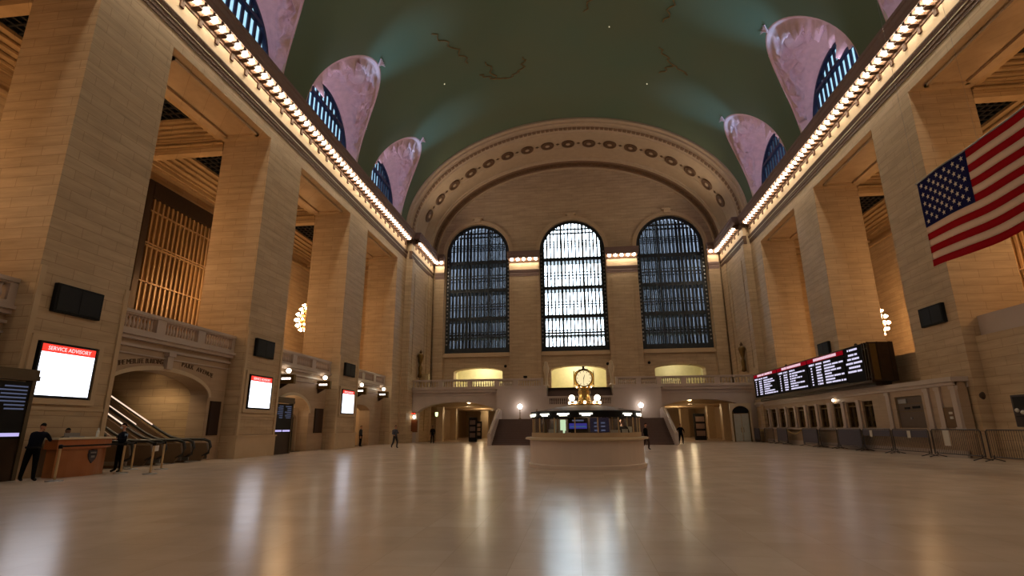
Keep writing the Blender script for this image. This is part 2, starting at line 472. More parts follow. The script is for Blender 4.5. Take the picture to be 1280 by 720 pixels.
for i, c in enumerate((-13.25, 0.15, 13.55)):
    b = B()
    for k in range(1, 7): box(b, c - 4.55 + 1.3 * k - 0.08, c - 4.55 + 1.3 * k + 0.08, YB - 0.4, YB - 0.3, 11.5, 25.75 + 4.4 * sqrt(1 - ((1.3 * k - 4.55) / 4.6) ** 2))
    for z in (14.4, 16.35, 20.4, 24.5): box(b, c - 4.55, c + 4.55, YB - 0.42, YB - 0.28, z - 0.15, z + 0.15)
    w = struct('window_back', b, 'iron', 'tall arched window at the near end of the hall')
    g = B(); pts = [(c + 4.6, 11.4)] + [(c + 4.6 * cos(pi * k / 24), 25.75 + 4.6 * sin(pi * k / 24)) for k in range(25)] + [(c - 4.6, 11.4)]
    g.faces.new([g.verts.new((p[0], YB - 0.5, p[1])) for p in pts]); obj('pane', g, 'pane_back', w)

# outer walls above the side halls, light-tight lids
b = B()
for s, X in ((-1, XL), (1, XR)):
    x0, x1 = sorted((X + s * 0.0, X + s * 12)); box(b, x0, x1, YB, 60.6, 25.0, 25.28)
struct('roof', b, 'stone_plain', 'flat roof over the side halls')

# =================================================================== CORNICE
# profile as (outward offset from pier face, z)
def cornice_path(y0, y1, s, X, off=0.0):
    return [((X - s * off, y0), (-s, 0)), ((X - s * off, y1), (-s, 0))]
ARCHI = [(-0.3, 21.98), (0.04, 21.98), (0.04, 22.2), (0.07, 22.24), (0.07, 22.5), (0.10, 22.54), (0.17, 22.82), (0.17, 22.9), (0.05, 22.95), (-0.3, 22.95)]
FRIEZE = [(-0.3, 22.95), (0.04, 22.95), (0.04, 23.95), (-0.3, 23.95)]
BED = [(-0.3, 23.9), (0.1, 23.9), (0.12, 24.02), (0.22, 24.08), (0.28, 24.2), (0.28, 24.62), (-0.3, 24.62)]
CORONA = [(-0.4, 24.6), (0.86, 24.6), (0.86, 24.36), (0.94, 24.36), (0.97, 24.66), (1.04, 24.74), (1.06, 25.05), (1.12, 25.1), (1.12, 25.32), (-0.4, 25.36)]
SEG = [(0, YB, 60.45), ]
lamps = []
for s, X in ((-1, XL), (1, XR)):
    side = 'left' if s < 0 else 'right'
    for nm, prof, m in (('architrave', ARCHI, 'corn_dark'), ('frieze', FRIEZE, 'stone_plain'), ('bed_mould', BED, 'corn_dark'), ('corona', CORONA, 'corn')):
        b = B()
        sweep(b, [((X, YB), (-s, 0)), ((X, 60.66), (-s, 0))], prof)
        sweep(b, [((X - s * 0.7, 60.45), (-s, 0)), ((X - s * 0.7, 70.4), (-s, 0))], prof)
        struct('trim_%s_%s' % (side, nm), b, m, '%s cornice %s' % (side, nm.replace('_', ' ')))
    # thin bright fillet on the architrave
    b = B()
    for (off, y0, y1) in ((0, YB, 60.5), (0.7, 60.45, 70.4)):
        xa, xb = sorted((X - s * (off + 0.06), X - s * (off + 0.105))); box(b, xa, xb, y0, y1, 22.5, 22.56)
    struct('trim_%s_fillet' % side, b, 'white_stone', 'pale fillet on the %s architrave' % side)
    # brackets between the lamps
    b = B()
    y = YB + 0.3; k = 0
    pitch = 0.712
    while y < 70.0:
        if not (60.1 < y < 60.9):
            off = 0 if y < 60.5 else 0.7
            xa, xb = sorted((X - s * (off + 0.28), X - s * (off + 0.87)))
            box(b, xa, xb, y - 0.10, y + 0.10, 24.2, 24.6)
            if k % 2 == 0:
                xa, xb = sorted((X - s * (off + 0.02), X - s * (off + 0.15))); box(b, xa, xb, y - 0.13, y + 0.13, 23.55, 24.1)  # fins added to throw scalloped shade on the frieze
            k += 1
            xa, xb = sorted((X - s * (off + 0.2), X - s * (off + 0.62)))
            box(b, xa, xb, y - 0.19, y + 0.19, 24.06, 24.2)
            if y > -15 and y + pitch < 70.2 and not (60.1 < y + pitch / 2 < 60.9): lamps.append((s, X - s * (off + 0.58), y + pitch / 2))
        y += pitch
    struct('trim_%s_brackets' % side, b, 'corn_dark', 'small brackets and added shade fins between the %s cornice lamps' % side)

# end wall entablature blocks on piers between the windows
WIN = [-13.25, 0.15, 13.55]
HW = 4.55
end_blocks = [(-8.62, -4.48), (4.78, 8.92), (-19.2, -17.9), (18.2, 19.6)]
for i, (xa, xb) in enumerate(end_blocks):
    nm = ['left middle', 'right middle', 'left corner', 'right corner'][i]
    b = B(); box(b, xa, xb, 70.35, YE + 0.3, 0, 22.0)
    if i < 2:
        box(b, xa + 0.5, xa + 0.62, 70.28, 70.4, 8, 21.5); box(b, xb - 0.62, xb - 0.5, 70.28, 70.4, 8, 21.5)
    struct('wall_end_pier', b, 'stone', '%s pier of the end wall between windows' % nm)
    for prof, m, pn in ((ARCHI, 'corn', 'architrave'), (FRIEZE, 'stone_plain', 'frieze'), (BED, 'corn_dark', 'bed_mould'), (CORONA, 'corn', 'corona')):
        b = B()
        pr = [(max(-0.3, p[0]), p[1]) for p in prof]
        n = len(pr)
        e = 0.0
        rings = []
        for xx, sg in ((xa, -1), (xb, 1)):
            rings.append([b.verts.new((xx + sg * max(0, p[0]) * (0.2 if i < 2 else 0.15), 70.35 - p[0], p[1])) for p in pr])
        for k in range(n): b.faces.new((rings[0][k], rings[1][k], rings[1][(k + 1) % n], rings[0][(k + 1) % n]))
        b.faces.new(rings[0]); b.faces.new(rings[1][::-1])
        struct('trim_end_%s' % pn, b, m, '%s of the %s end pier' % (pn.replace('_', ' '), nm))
    n = 5 if i < 2 else 2
    for k in range(n):
        lamps.append((0, xa + (xb - xa) * (k + 0.5) / n, 70.35 - 0.58))

# cornice lamps : one object each
def lamp_mesh():
    b = B(); lathe(b, [(0.0, -0.2), (0.12, -0.17), (0.2, -0.09), (0.22, 0.0), (0.18, 0.09), (0.07, 0.15)], (0, 0, 0), 10)
    me = bpy.data.meshes.new('globe'); b.to_mesh(me); b.free(); me.materials.append(M['bulb'])
    for p in me.polygons: p.use_smooth = True
    b = B(); lathe(b, [(0.0, 0.2), (0.14, 0.2), (0.12, 0.12), (0.06, 0.10), (0.0, 0.1)], (0, 0, 0), 10)
    m2 = bpy.data.meshes.new('socket'); b.to_mesh(m2); b.free(); m2.materials.append(M['bronze'])
    return me, m2
LM = lamp_mesh()
def add_cornice_lamp(s, x, y):
    lab = {-1: ('glowing globe lamp in the row under the left cornice', 'globe lamps under the left cornice'),
           1: ('glowing globe lamp in the row under the right cornice', 'globe lamps under the right cornice')}.get(s)
    if lab is None:
        if x < -15: lab = ('globe lamp on the left corner block beside the left end window', 'lamps on the left corner block')
        elif x < 0: lab = ('globe lamp atop the pier between left and centre end windows', 'lamps atop the left window pier')
        elif x < 12: lab = ('globe lamp atop the pier between centre and right end windows', 'lamps atop the right window pier')
        else: lab = ('globe lamp on the right corner block beside the right end window', 'lamps on the right corner block')
    t = thing('cornice_lamp', (x, y, 24.3), lab[0], 'lamp', lab[1])
    for nm, me in (('globe', LM[0]), ('socket', LM[1])):
        o = bpy.data.objects.new(nm, me); COL.objects.link(o); o.parent = t
for s, x, y in lamps: add_cornice_lamp(s, x, y)

# =================================================================== VAULT, LUNETTES
VA, VB, VZ = 20.45, 14.0, 25.5
LUN = [26.0, 39.4, 52.8]
MH, MZ0, MR = 5.05, 26.5, 7.0
def mouth_z(dy): return MZ0 + MR * sqrt(max(0, 1 - (dy / MH) ** 2))
def vault_x(z): return VA * sqrt(max(0, 1 - ((z - VZ) / VB) ** 2)) if z > VZ else VA
ys = set()
for c in LUN:
    for k in range(41): ys.add(round(c - MH * cos(pi * k / 40), 4))
ys |= {YB, 59.75}
y = YB
while y < 59.7:
    if not any(abs(y - c) < MH + 0.2 for c in LUN): ys.add(round(y, 4))
    y += 1.0
ys = sorted(ys)
b = B()
NT = 144
def col(y, side_y):
    c = min(LUN, key=lambda q: abs(q - side_y))
    d = abs(side_y - c)
    if d < MH: t0 = asin((mouth_z(y - c) - VZ) / VB)
    else: t0 = 0.0
    return [b.verts.new((XC + VA * cos(t0 + (pi - 2 * t0) * k / NT), y, VZ + VB * sin(t0 + (pi - 2 * t0) * k / NT))) for k in range(NT + 1)]
for ya, yb in zip(ys, ys[1:]):
    ym = (ya + yb) / 2
    A, C = col(ya, ym), col(yb, ym)
    for k in range(NT): b.faces.new((A[k], A[k + 1], C[k + 1], C[k]))
bmesh.ops.remove_doubles(b, verts=b.verts, dist=1e-4)
struct('ceiling', b, 'vault', 'dark green painted barrel vault', smooth=True)
b = B()  # unseen bands added to stop daylight leaking through the vault seams
for c in LUN:
    for e in (-MH, MH):
        rows = []
        for k in range(97):
            t = pi * k / 96
            rows.append([b.verts.new((XC + (VA + o) * cos(t), c + e + dy, VZ + (VB + o) * sin(t))) for o, dy in ((0.02, -0.12), (0.02, 0.12), (0.3, 0.12), (0.3, -0.12))])
        for p, q in zip(rows, rows[1:]):
            for j in range(4): b.faces.new((p[j], p[(j + 1) % 4], q[(j + 1) % 4], q[j]))
struct('light_leak_bands', b, 'stone_plain', 'unseen bands added outside the vault to stop daylight leaks')
# low upstand between cornice and vault
b = B()
prev = YB
for c in LUN + [None]:
    e = (c - MH) if c else 60.2
    for s in (-1, 1):
        xx = XC + s * VA; x0, x1 = sorted((xx, xx + s * 1.0)); box(b, x0, x1, prev, e, 25.3, 25.52)
    prev = (c + MH) if c else 0
struct('trim_upstand', b, 'corn', 'narrow plaster upstand at the foot of the vault')

# gilt drawings and stars on the vault
def on_vault(x, y, d=0.05):
    t = math.acos(max(-1, min(1, (x - XC) / VA)))
    return Vector((XC + (VA - d) * cos(t), y, VZ + (VB - d) * sin(t)))
b = B()
strokes = [[(-9, 48), (-7.5, 49.5), (-6, 50), (-4.5, 49), (-4, 47)], [(-7.5, 49.5), (-8, 46)], [(2, 42), (3.5, 39), (5.5, 37), (6, 35)], [(3.5, 39), (2.5, 37.5), (4, 36)],
           [(9.5, 36), (9.8, 40), (9.4, 43)], [(9.4, 46), (11, 48), (13, 49)], [(11, 48), (10, 50)], [(-12, 40), (-10.5, 43), (-9.5, 46)]]
for st in strokes:
    pts = []
    for (a, c) in zip(st, st[1:]):
        for k in range(8):
            f = k / 8; pts.append((a[0] + (c[0] - a[0]) * f + 0.25 * sin(k * 1.7), a[1] + (c[1] - a[1]) * f))
    tube(b, [on_vault(x, y) for x, y in pts], 0.07, 5)
struct('trim_gilt_drawings', b, 'gold', 'faint gilt outlines painted on the green vault')
M['star'] = emis('ceiling star light', (255, 240, 200), 1.5)
for (x, y) in ((-7.3, 36.5), (1.0, 40.0), (4.5, 44.0), (-12.5, 47.0), (9.0, 52.0)):
    b = B(); sphere(b, on_vault(x, y, 0.02), 0.055, 8)
    o = obj('star_light', b, 'star', smooth=True); tag(o, 'tiny star light set in the green vault', 'light', 'star lights in the vault')

def arch_pts(c, hw, z0, zs, r, n):
    """from (c+hw, z0) up over to (c-hw, z0): list of (y,z)"""
    L = [(c + hw, z0), (c + hw, (z0 + zs) / 2)]
    L += [(c + hw * cos(pi * k / n), zs + r * sin(pi * k / n)) for k in range(n + 1)]
    L += [(c - hw, (z0 + zs) / 2), (c - hw, z0)]
    return L

LN = 150
for s in (-1, 1):
    side = 'left' if s < 0 else 'right'
    XWN = XC + s * 21.05
    for li, c in enumerate(LUN):
        where = ['nearest', 'middle', 'farthest'][li]
        # ---- sculpted hood surface
        A = arch_pts(c, 4.5, 25.0, 26.8, 4.4, LN)
        Mo = arch_pts(c, MH, 25.0, MZ0, MR, LN)
        b = B(); NV = 48; grid = []
        for i, ((ya, za), (ym, zm)) in enumerate(zip(A, Mo)):
            u = i / (len(A) - 1)
            row = []
            xm = XC + s * vault_x(zm)
            for v in range(NV + 1):
                f = v / NV
                p = Vector((XWN + (xm - XWN) * f, ya + (ym - ya) * f, za + (zm - za) * (f ** 0.85)))
                w = 0.0
                if 0.20 < f < 0.90 and 0.06 < u < 0.94:
                    e = min(1, (f - 0.22) / 0.4, (0.90 - f) / 0.06, (u - 0.06) / 0.05, (0.94 - u) / 0.05)
                    q = Vector((p.y * 1.1, p.z * 1.1, p.x * 1.1 + li * 7))
                    w = 0.04 + 1.6 * max(0, noise.noise(q * 0.8 + Vector((2, 7, 1))) - 0.02) + 1.6 * max(0, noise.noise(q * 1.6 + Vector((3, 1, 5)))) + 0.7 * max(0, noise.noise(q * 3.2))
                    # radiating spears either side of the shield
                    du = u - 0.5
                    for m_, a_ in ((0.075, 0.9), (-0.075, -0.9), (0.11, 0.4), (-0.11, -0.4), (0.16, 1.3), (-0.16, -1.3), (0.22, -0.6), (-0.22, 0.6)):
                        dd = abs(du - m_ - a_ * (f - 0.5) * 0.22)
                        if dd < 0.009: w = max(w, 0.55)
                    r2 = (du / 0.055) ** 2 + ((f - 0.55) / 0.16) ** 2
                    if r2 < 1: w = 0.42 + 0.3 * sqrt(1 - r2)
                    elif r2 < 1.5: w = 0.02
                    w *= e
                elif f >= 0.92: w = 0.06
                if f > 0.985: w = 0.0
                n_ = Vector((-s * 0.35, c - p.y, 25.5 - p.z)); n_.normalize()
                row.append(b.verts.new(p + n_ * w))
            row.append(b.verts.new((xm + s * 0.7, ym + (0.25 if ym > c else -0.25), zm + 0.5)))  # hidden flange added to keep daylight from leaking past the rim
            row.insert(0, b.verts.new((XWN + s * 0.6, ya, za)))
            grid.append(row)
        for r1, r2 in zip(grid, grid[1:]):
            for v in range(NV + 2): b.faces.new((r1[v], r1[v + 1], r2[v + 1], r2[v]))
        o = struct('trim_%s_lunette' % side, b, 'relief', '%s sculpted plaster hood over the %s clerestory window' % (where, side), smooth=True)
        # finial of carved leaves at the tip
        xt = XC + s * vault_x(MZ0 + MR)
        b = B()
        for k in range(7):
            a = -1.2 + 0.4 * k
            tube(b, [(xt, c, MZ0 + MR - 0.15), (xt - s * 0.25, c + 0.25 * sin(a), MZ0 + MR + 0.02 + 0.2 * cos(a)), (xt - s * 0.42, c + 0.62 * sin(a), MZ0 + MR + 0.0 + 0.3 * cos(a))], [0.09, 0.07, 0.02], 6)
        obj('carved_tip', b, 'relief', o)
        # ---- window
        XW0 = XWN; XWN = XW0 + s * 0.3
        iron = B()
        fr = arch_pts(c, 4.6, 25.0, 26.8, 4.5, 32); inn = arch_pts(c, 4.3, 25.0, 26.8, 4.2, 32)
        for x in (XWN - s * 0.05, XWN + s * 0.3):
            for (p, q, p2, q2) in zip(fr, fr[1:], inn, inn[1:]):
                iron.faces.new([iron.verts.new((x, *w)) for w in (p, q, q2, p2)])
        for (p2, q2) in zip(inn, inn[1:]):
            iron.faces.new([iron.verts.new(w) for w in ((XWN - s * 0.05, *p2), (XWN - s * 0.05, *q2), (XWN + s * 0.3, *q2), (XWN + s * 0.3, *p2))])
        n = 12
        for k in range(n + 1):
            yy = c - 4.3 + 8.6 * k / n
            zt = 26.8 + 4.2 * sqrt(max(0, 1 - ((yy - c) / 4.33) ** 2))
            x0, x1 = sorted((XWN + s * 0.15, XWN + s * 0.25)); box(iron, x0, x1, yy - 0.15, yy + 0.15, 25.0, zt)
        x0, x1 = sorted((XWN - s * 0.02, XWN + s * 0.28)); box(iron, x0, x1, c - 4.0, c + 4.0, 29.35, 29.65)
        w = struct('window_%s_lunette' % side, iron, 'iron_blue', '%s arched clerestory window on the %s' % (where, side))
        g = B(); pts = arch_pts(c, 4.45, 25.0, 26.8, 4.35, 32)
        x0 = XWN + s * 0.30
        g.faces.new([g.verts.new((x0, *p)) for p in pts])
        obj('pane', g, 'pane_lun', w)
        XWN = XW0

# =================================================================== BIG END ARCH
def ell(a, bb, t, y): return Vector((XC + a * cos(t), y, VZ - 0.1 + bb * sin(t)))
NA = 96
def arch_sweep(prof, m, name, label, n=NA):
    b = B(); rows = []
    for k in range(n + 1):
        t = pi * k / n
        rows.append([b.verts.new(ell(VA + o, VB + o, t, y)) for (y, o) in prof])
    for r1, r2 in zip(rows, rows[1:]):
        for i in range(len(prof) - 1): b.faces.new((r1[i], r1[i + 1], r2[i + 1], r2[i]))
    return struct(name, b, m, label, smooth=False)
# profile: (y, offset from the vault ellipse, negative = inwards)
arch_sweep([(59.7, 0.25), (59.7, -0.12), (59.85, -0.2), (60.0, -0.2), (60.05, -0.12), (60.3, -0.12), (60.35, -0.28), (60.6, -0.34), (60.65, -0.26), (60.9, -0.26)], 'arch', 'trim_arch_edge', 'moulded outer edge of the great end arch')
arch_sweep([(60.9, -0.26), (60.95, -0.34), (61.9, -0.5)], 'arch', 'trim_arch_ribbon', 'ribbon band of the great arch')
arch_sweep([(61.9, -0.5), (62.0, -0.62), (62.2, -0.62), (62.25, -0.5), (64.0, -0.55), (64.05, -0.48)], 'arch', 'trim_arch_outer_band', 'plain outer band of the great arch')
arch_sweep([(64.05, -0.48), (65.95, -0.52)], 'arch', 'trim_arch_rosette_band', 'recessed band that carries the rosettes')
arch_sweep([(65.95, -0.52), (66.0, -0.6), (68.6, -0.68), (68.65, -0.8), (69.0, -0.84), (69.1, -0.92)], 'arch', 'trim_arch_inner_band', 'plain inner band of the great arch')
arch_sweep([(69.1, -0.92), (69.15, -1.0), (70.7, -1.12)], 'arch_mid', 'trim_arch_garland_band', 'garland band of the great arch')
arch_sweep([(70.7, -1.12), (70.72, -1.24), (70.9, -1.28), (YE + 0.2, -1.28)], 'arch', 'trim_arch_back_edge', 'inner edge of the great arch against the wall')
# ornament beads along the bands
def frame_at(t, y, off):
    p = ell(VA + off, VB + off, t, y)
    tg = Vector((-(VA) * sin(t), 0, VB * cos(t))).normalized()
    nn = Vector((XC - p.x, 0, 0)) + Vector((0, 0, VZ - 4 - p.z)); nn = (nn - tg * nn.dot(tg)).normalized()
    return p, tg, nn
def arc_ts(n, a=VA, bb=VB, t0=0.0, t1=pi):
    # equal arc-length parameters
    K = 600; L = [0]; ts = [t0 + (t1 - t0) * k / K for k in range(K + 1)]
    for p, q in zip(ts, ts[1:]): L.append(L[-1] + math.hypot(a * (cos(q) - cos(p)), bb * (sin(q) - sin(p))))
    out = []; j = 0
    for k in range(n):
        d = L[-1] * (k + 0.5) / n
        while L[j + 1] < d: j += 1
        f = (d - L[j]) / (L[j + 1] - L[j]); out.append(ts[j] + (ts[j + 1] - ts[j]) * f)
    return out
def local(bm, p, tg, nn, pts):
    yv = Vector((0, 1, 0))
    return [bm.verts.new(p + tg * a + yv * c + nn * h) for (a, c, h) in pts]
b = B()
for t in arc_ts(92):
    p, tg, nn = frame_at(t, 61.42, -0.42)
    v = local(b, p, tg, nn, [(-0.27, -0.36, 0), (0.27, -0.36, 0), (0.27, 0.36, 0), (-0.27, 0.36, 0), (0, 0, 0.16)])
    for f in ((0, 1, 4), (1, 2, 4), (2, 3, 4), (3, 0, 4)): b.faces.new([v[i] for i in f])
struct('trim_arch_ribbon_beads', b, 'arch_mid', 'row of dark lozenges on the ribbon band')
b = B()
for t in arc_ts(34):
    p, tg, nn = frame_at(t, 69.95, -1.06)
    for (a0, wd) in ((0, 0.7), (-0.85, 0.12), (0.85, 0.12)):
        v = local(b, p, tg, nn, [(a0 - wd, -0.5, 0), (a0 + wd, -0.5, 0), (a0 + wd, 0.5, 0), (a0 - wd, 0.5, 0), (a0 - wd * 0.4, -0.15, 0.16), (a0 + wd * 0.4, -0.15, 0.16), (a0 + wd * 0.4, 0.15, 0.16), (a0 - wd * 0.4, 0.15, 0.16)])
        for f in ((0, 1, 5, 4), (1, 2, 6, 5), (2, 3, 7, 6), (3, 0, 4, 7), (4, 5, 6, 7)): b.faces.new([v[i] for i in f])
struct('trim_arch_garland', b, 'arch_dark', 'dark carved garland near the tympanum')
# rosettes
t_lo, t_hi = 0.0, pi
ros_t = arc_ts(19)[1:-1]
for k, t in enumerate(ros_t):
    p, tg, nn = frame_at(t, 65.0, -0.5)
    root = thing('arch_rosette', (0, 0, 0), 'dark round rosette set in the soffit of the great arch', 'rosette', 'rosettes of the great arch')
    b = B(); yv = Vector((0, 1, 0)); n = 20; rings = []
    for r, h in ((0.9, 0.0), (0.86, 0.16), (0.70, 0.2), (0.52, 0.08)):
        rings.append([b.verts.new(p + (tg * cos(2 * pi * i / n) * 1.0 + yv * sin(2 * pi * i / n)) * r + nn * h) for i in range(n)])
    for r1, r2 in zip(rings, rings[1:]):
        for i in range(n): b.faces.new((r1[i], r1[(i + 1) % n], r2[(i + 1) % n], r2[i]))
    obj('ring', b, 'arch_dark', root)
    b = B(); rings = []
    for i in range(n):
        pass
    cen = b.verts.new(p + nn * 0.22)
    ring = [b.verts.new(p + (tg * cos(2 * pi * i / 24) + yv * sin(2 * pi * i / 24)) * (0.24 + (0.08 if i % 3 else -0.04)) + nn * 0.11) for i in range(24)]
    mid = [b.verts.new(p + (tg * cos(2 * pi * i / 24) + yv * sin(2 * pi * i / 24)) * 0.13 + nn * 0.2) for i in range(24)]
    for i in range(24):
        b.faces.new((ring[i], ring[(i + 1) % 24], mid[(i + 1) % 24], mid[i])); b.faces.new((mid[i], mid[(i + 1) % 24], cen))
    obj('flower', b, 'arch', root)
    b = B(); v = []
    ra = [b.verts.new(p + (tg * cos(2 * pi * i / n) + yv * sin(2 * pi * i / n)) * 0.66 + nn * 0.09) for i in range(n)]
    b.faces.new(ra); obj('back_plate', b, 'arch_dark', root)
    # small lozenge between the rosettes
b = B()
for t0, t1 in zip(ros_t, ros_t[1:]):
    p, tg, nn = frame_at((t0 + t1) / 2, 65.0, -0.5)
    v = local(b, p, tg, nn, [(-0.3, 0, 0), (0, -0.3, 0), (0.3, 0, 0), (0, 0.3, 0), (0, 0, 0.12)])
    for f in ((0, 1, 4), (1, 2, 4), (2, 3, 4), (3, 0, 4)): b.faces.new([v[i] for i in f])
struct('trim_arch_lozenges', b, 'arch_dark', 'small lozenges between the arch rosettes')

# =================================================================== END WALL
AE, BE = VA - 1.1, VB - 1.1
def tym(u): return VZ + BE * sqrt(max(0, 1 - ((u - XC) / (AE + 0.8)) ** 2)) + 0.6
SILL, SPR = 11.5, 25.75
ops = []
for c in WIN: ops.append((c - HW, c + HW, SILL, arch_top(c, HW, SPR, 4.5)))
LOWS = [(-16.4, -9.7, 6.2, 8.9, 0.62), (-3.2, 4.05, 6.2, 8.95, 0.65), (10.3, 16.7, 6.2, 8.9, 0.62)]
for a, c_, zb, sp, rs in LOWS: ops.append((a, c_, zb, arch_top((a + c_) / 2, (c_ - a) / 2, sp - 0.0, rs)))
b = B()
wall_with_openings(b, lambda u, z, d: (u, YE + d, z), -21, 21.3, 5.25, tym, 1.6, ops, 36)
struct('wall_end', b, 'stone', 'far end wall of coursed limestone under the great arch')
# archivolt mouldings round the three windows
for i, c in enumerate(WIN):
    nm = ['left', 'centre', 'right'][i]
    b = B()
    for (r0, r1, d) in ((HW - 0.02, HW + 0.35, 0.12), (HW + 0.35, HW + 0.5, 0.2)):
        n = 40; R = []
        for k in range(n + 1):
            a = pi * k / n
            R.append([b.verts.new((c + r * cos(a), yy, SPR + (r - 0.05) * sin(a))) for r, yy in ((r0, YE), (r0, YE - d), (r1, YE - d), (r1, YE))])
        for p, q in zip(R, R[1:]):
            for j in range(3): b.faces.new((p[j], p[j + 1], q[j + 1], q[j]))
    box(b, c - 0.45, c + 0.45, YE - 0.4, YE, SPR + 4.7, SPR + 5.2)
    box(b, c - 0.75, c + 0.75, YE - 0.5, YE, SPR + 5.2, SPR + 5.4)
    box(b, c - HW - 0.1, c + HW + 0.1, YE - 0.35, YE + 0.6, SILL - 0.55, SILL - 0.25)
    box(b, c - HW + 0.1, c + HW - 0.1, YE - 0.2, YE + 0.6, SILL - 0.25, SILL)
    for sx in (-1, 1):
        xa, xb = sorted((c + sx * HW, c + sx * (HW + 0.25))); box(b, xa, xb, YE - 0.15, YE, 8.0, SPR)
    struct('trim_end_window_%s' % nm, b, 'stone_plain', 'stone surround of the %s end window' % nm)
    # lattice, two layers with catwalks
    for lay, yy in ((0, YE + 0.5), (1, YE + 2.1)):
        b = B()
        th = 0.12 if lay == 0 else 0.07
        nb = 18
        top = lambda u: SPR + (HW - 0.06) * sqrt(max(0, 1 - ((u - c) / HW) ** 2))
        for k in range(1, nb):
            u = c - HW + 2 * HW * k / nb
            w = 0.10 if lay == 0 else 0.06
            if k in (6, 12): w *= 1.5
            box(b, u - w, u + w, yy, yy + th, SILL, top(u))
        def bar(z, h, dep):
            hw = HW if z < SPR else HW * sqrt(max(0, 1 - ((z - SPR) / (HW)) ** 2))
            if hw > 0.5: box(b, c - hw, c + hw, yy - 0.02, yy + dep, z - h, z + h)
        for z in (24.55, 20.4, 16.35): bar(z, 0.26, 0.3)
        for z in (22.6, 22.2, 18.4, 18.0, 27.2, 26.9): bar(z, 0.055, 0.14)
        for z in (14.4, 14.0, 13.75): bar(z, 0.07, 0.16)
        for z in (29.0,): bar(z, 0.1, 0.2)
        if lay == 0:
            # bottom panel and border frame
            box(b, c - HW, c + HW, yy - 0.05, yy + 0.3, SILL, SILL + 0.75)
            for sx in (-1, 1):
                xa, xb = sorted((c + sx * HW, c + sx * (HW - 0.55)))
                box(b, xa, xb, yy - 0.04, yy + 0.25, SILL, SPR)
            n = 36; R = []
            for k in range(n + 1):
                a = pi * k / n
                R.append([b.verts.new((c + r * cos(a), y2, SPR + r * sin(a))) for r, y2 in ((HW + 0.1, yy - 0.04), (HW - 0.42, yy - 0.04), (HW - 0.42, yy + 0.25), (HW + 0.1, yy + 0.25))])
            for p, q in zip(R, R[1:]):
                for j in range(4): b.faces.new((p[j], p[(j + 1) % 4], q[(j + 1) % 4], q[j]))
            WN = struct('window_%d' % (i + 1), b, 'iron', '%s tall arched end window of iron lattice' % nm)
            # studs along the frame
            st = B()
            z = SILL + 1.2
            while z < SPR:
                for sx in (-1, 1): box(st, c + sx * (HW - 0.21) - 0.09, c + sx * (HW - 0.21) + 0.09, yy - 0.12, yy - 0.03, z, z + 0.2)
                z += 0.55
            obj('studs', st, 'steel', WN)
        else:
            for z in (24.3, 20.15, 16.1, 13.6): box(b, c - HW, c + HW, YE + 0.85, YE + 2.1, z, z + 0.1)
            obj('outer_lattice', b, 'iron', WN)
    g = B()
    pts = [(c + HW, SILL)] + [(c + HW * cos(pi * k / 32), SPR + HW * sin(pi * k / 32)) for k in range(33)] + [(c - HW, SILL)]
    g.faces.new([g.verts.new((p[0], YE + 1.9, p[1])) for p in pts])
    obj('pane', g, 'pane' if i == 1 else 'pane_side', WN)
# light-tight jambs of the window boxes
b = B()
for c in WIN:
    for sx in (-1, 1):
        xa, xb = sorted((c + sx * HW, c + sx * (HW + 0.3))); box(b, xa, xb, YE + 1.55, YE + 2.4, SILL - 0.3, SPR + 4.6)
    box(b, c - HW, c + HW, YE + 1.55, YE + 2.4, SILL - 0.3, SILL)
struct('trim_window_jambs', b, 'stone_plain', 'deep jambs behind the end windows')
# plain blocks added outside to darken the side windows
for (xa, xb, nm) in ((-34, -7.2, 'left'), (7.4, 36, 'right')):
    b = B(); box(b, xa, xb, 84, 96, 5.4, 52)
    k = xa + 0.6
    while k < xb - 0.8:
        box(b, k, k + 0.35, 83.7, 84.0, 5.4, 52); k += 1.15
    o = obj('added_backdrop', b, 'backdrop_grey'); tag(o, 'grey blue block added to darken the %s end window' % nm, 'backdrop')

# rooms behind the low openings at balcony level
for i, (a, c_, zb, sp, rs) in enumerate(LOWS):
    nm = ['left', 'centre', 'right'][i]
    b = B()
    box(b, a - 0.8, c_ + 0.8, YE + 6.5, YE + 6.8, 5, 11); box(b, a - 0.8, c_ + 0.8, YE + 1.6, YE + 6.8, 10.6, 11)
    box(b, a - 1.1, a - 0.8, YE + 1.6, YE + 6.8, 5, 11); box(b, c_ + 0.8, c_ + 1.1, YE + 1.6, YE + 6.8, 5, 11)
    box(b, a - 0.8, c_ + 0.8, YE + 1.6, YE + 6.8, 5.7, 6.2)
    struct('wall_room_%s' % nm, b, 'pale_wall', 'cream room behind the %s low arch' % nm)

# =================================================================== END BALCONY
YF = 63.2
# front wall with two wide flat arches
b = B()
FOPS = [(-19.0, -9.3, 0.0, arch_top(-14.15, 4.95, 3.1, 1.55)), (9.3, 19.0, 0.0, arch_top(14.15, 4.95, 3.1, 1.55))]
FOPS.append((-3.3, 4.1, 3.95, lambda u: 6.15)); wall_with_openings(b, lambda u, z, d: (u, YF + d, z), -20.0, 20.3, 0.0, 6.15, 1.2, FOPS, 30)
struct('wall_balcony', b, 'marble', 'marble front wall under the end balcony with two flat arches')
b = B(); box(b, -20.3, -3.3, YF + 0.1, YE + 2, 5.9, 6.13); box(b, 4.1, 20.6, YF + 0.1, YE + 2, 5.9, 6.13); box(b, -3.3, 4.1, YF + 2.0, YE + 2, 5.9, 6.13)
struct('floor_balcony', b, 'marble', 'end balcony floor')
struct('wall_balcony_well', boxb(-3.3, 4.1, YF + 1.25, YF + 2.2, 3.9, 6.1), 'marble', 'riser wall behind the upper flight')
b = B()
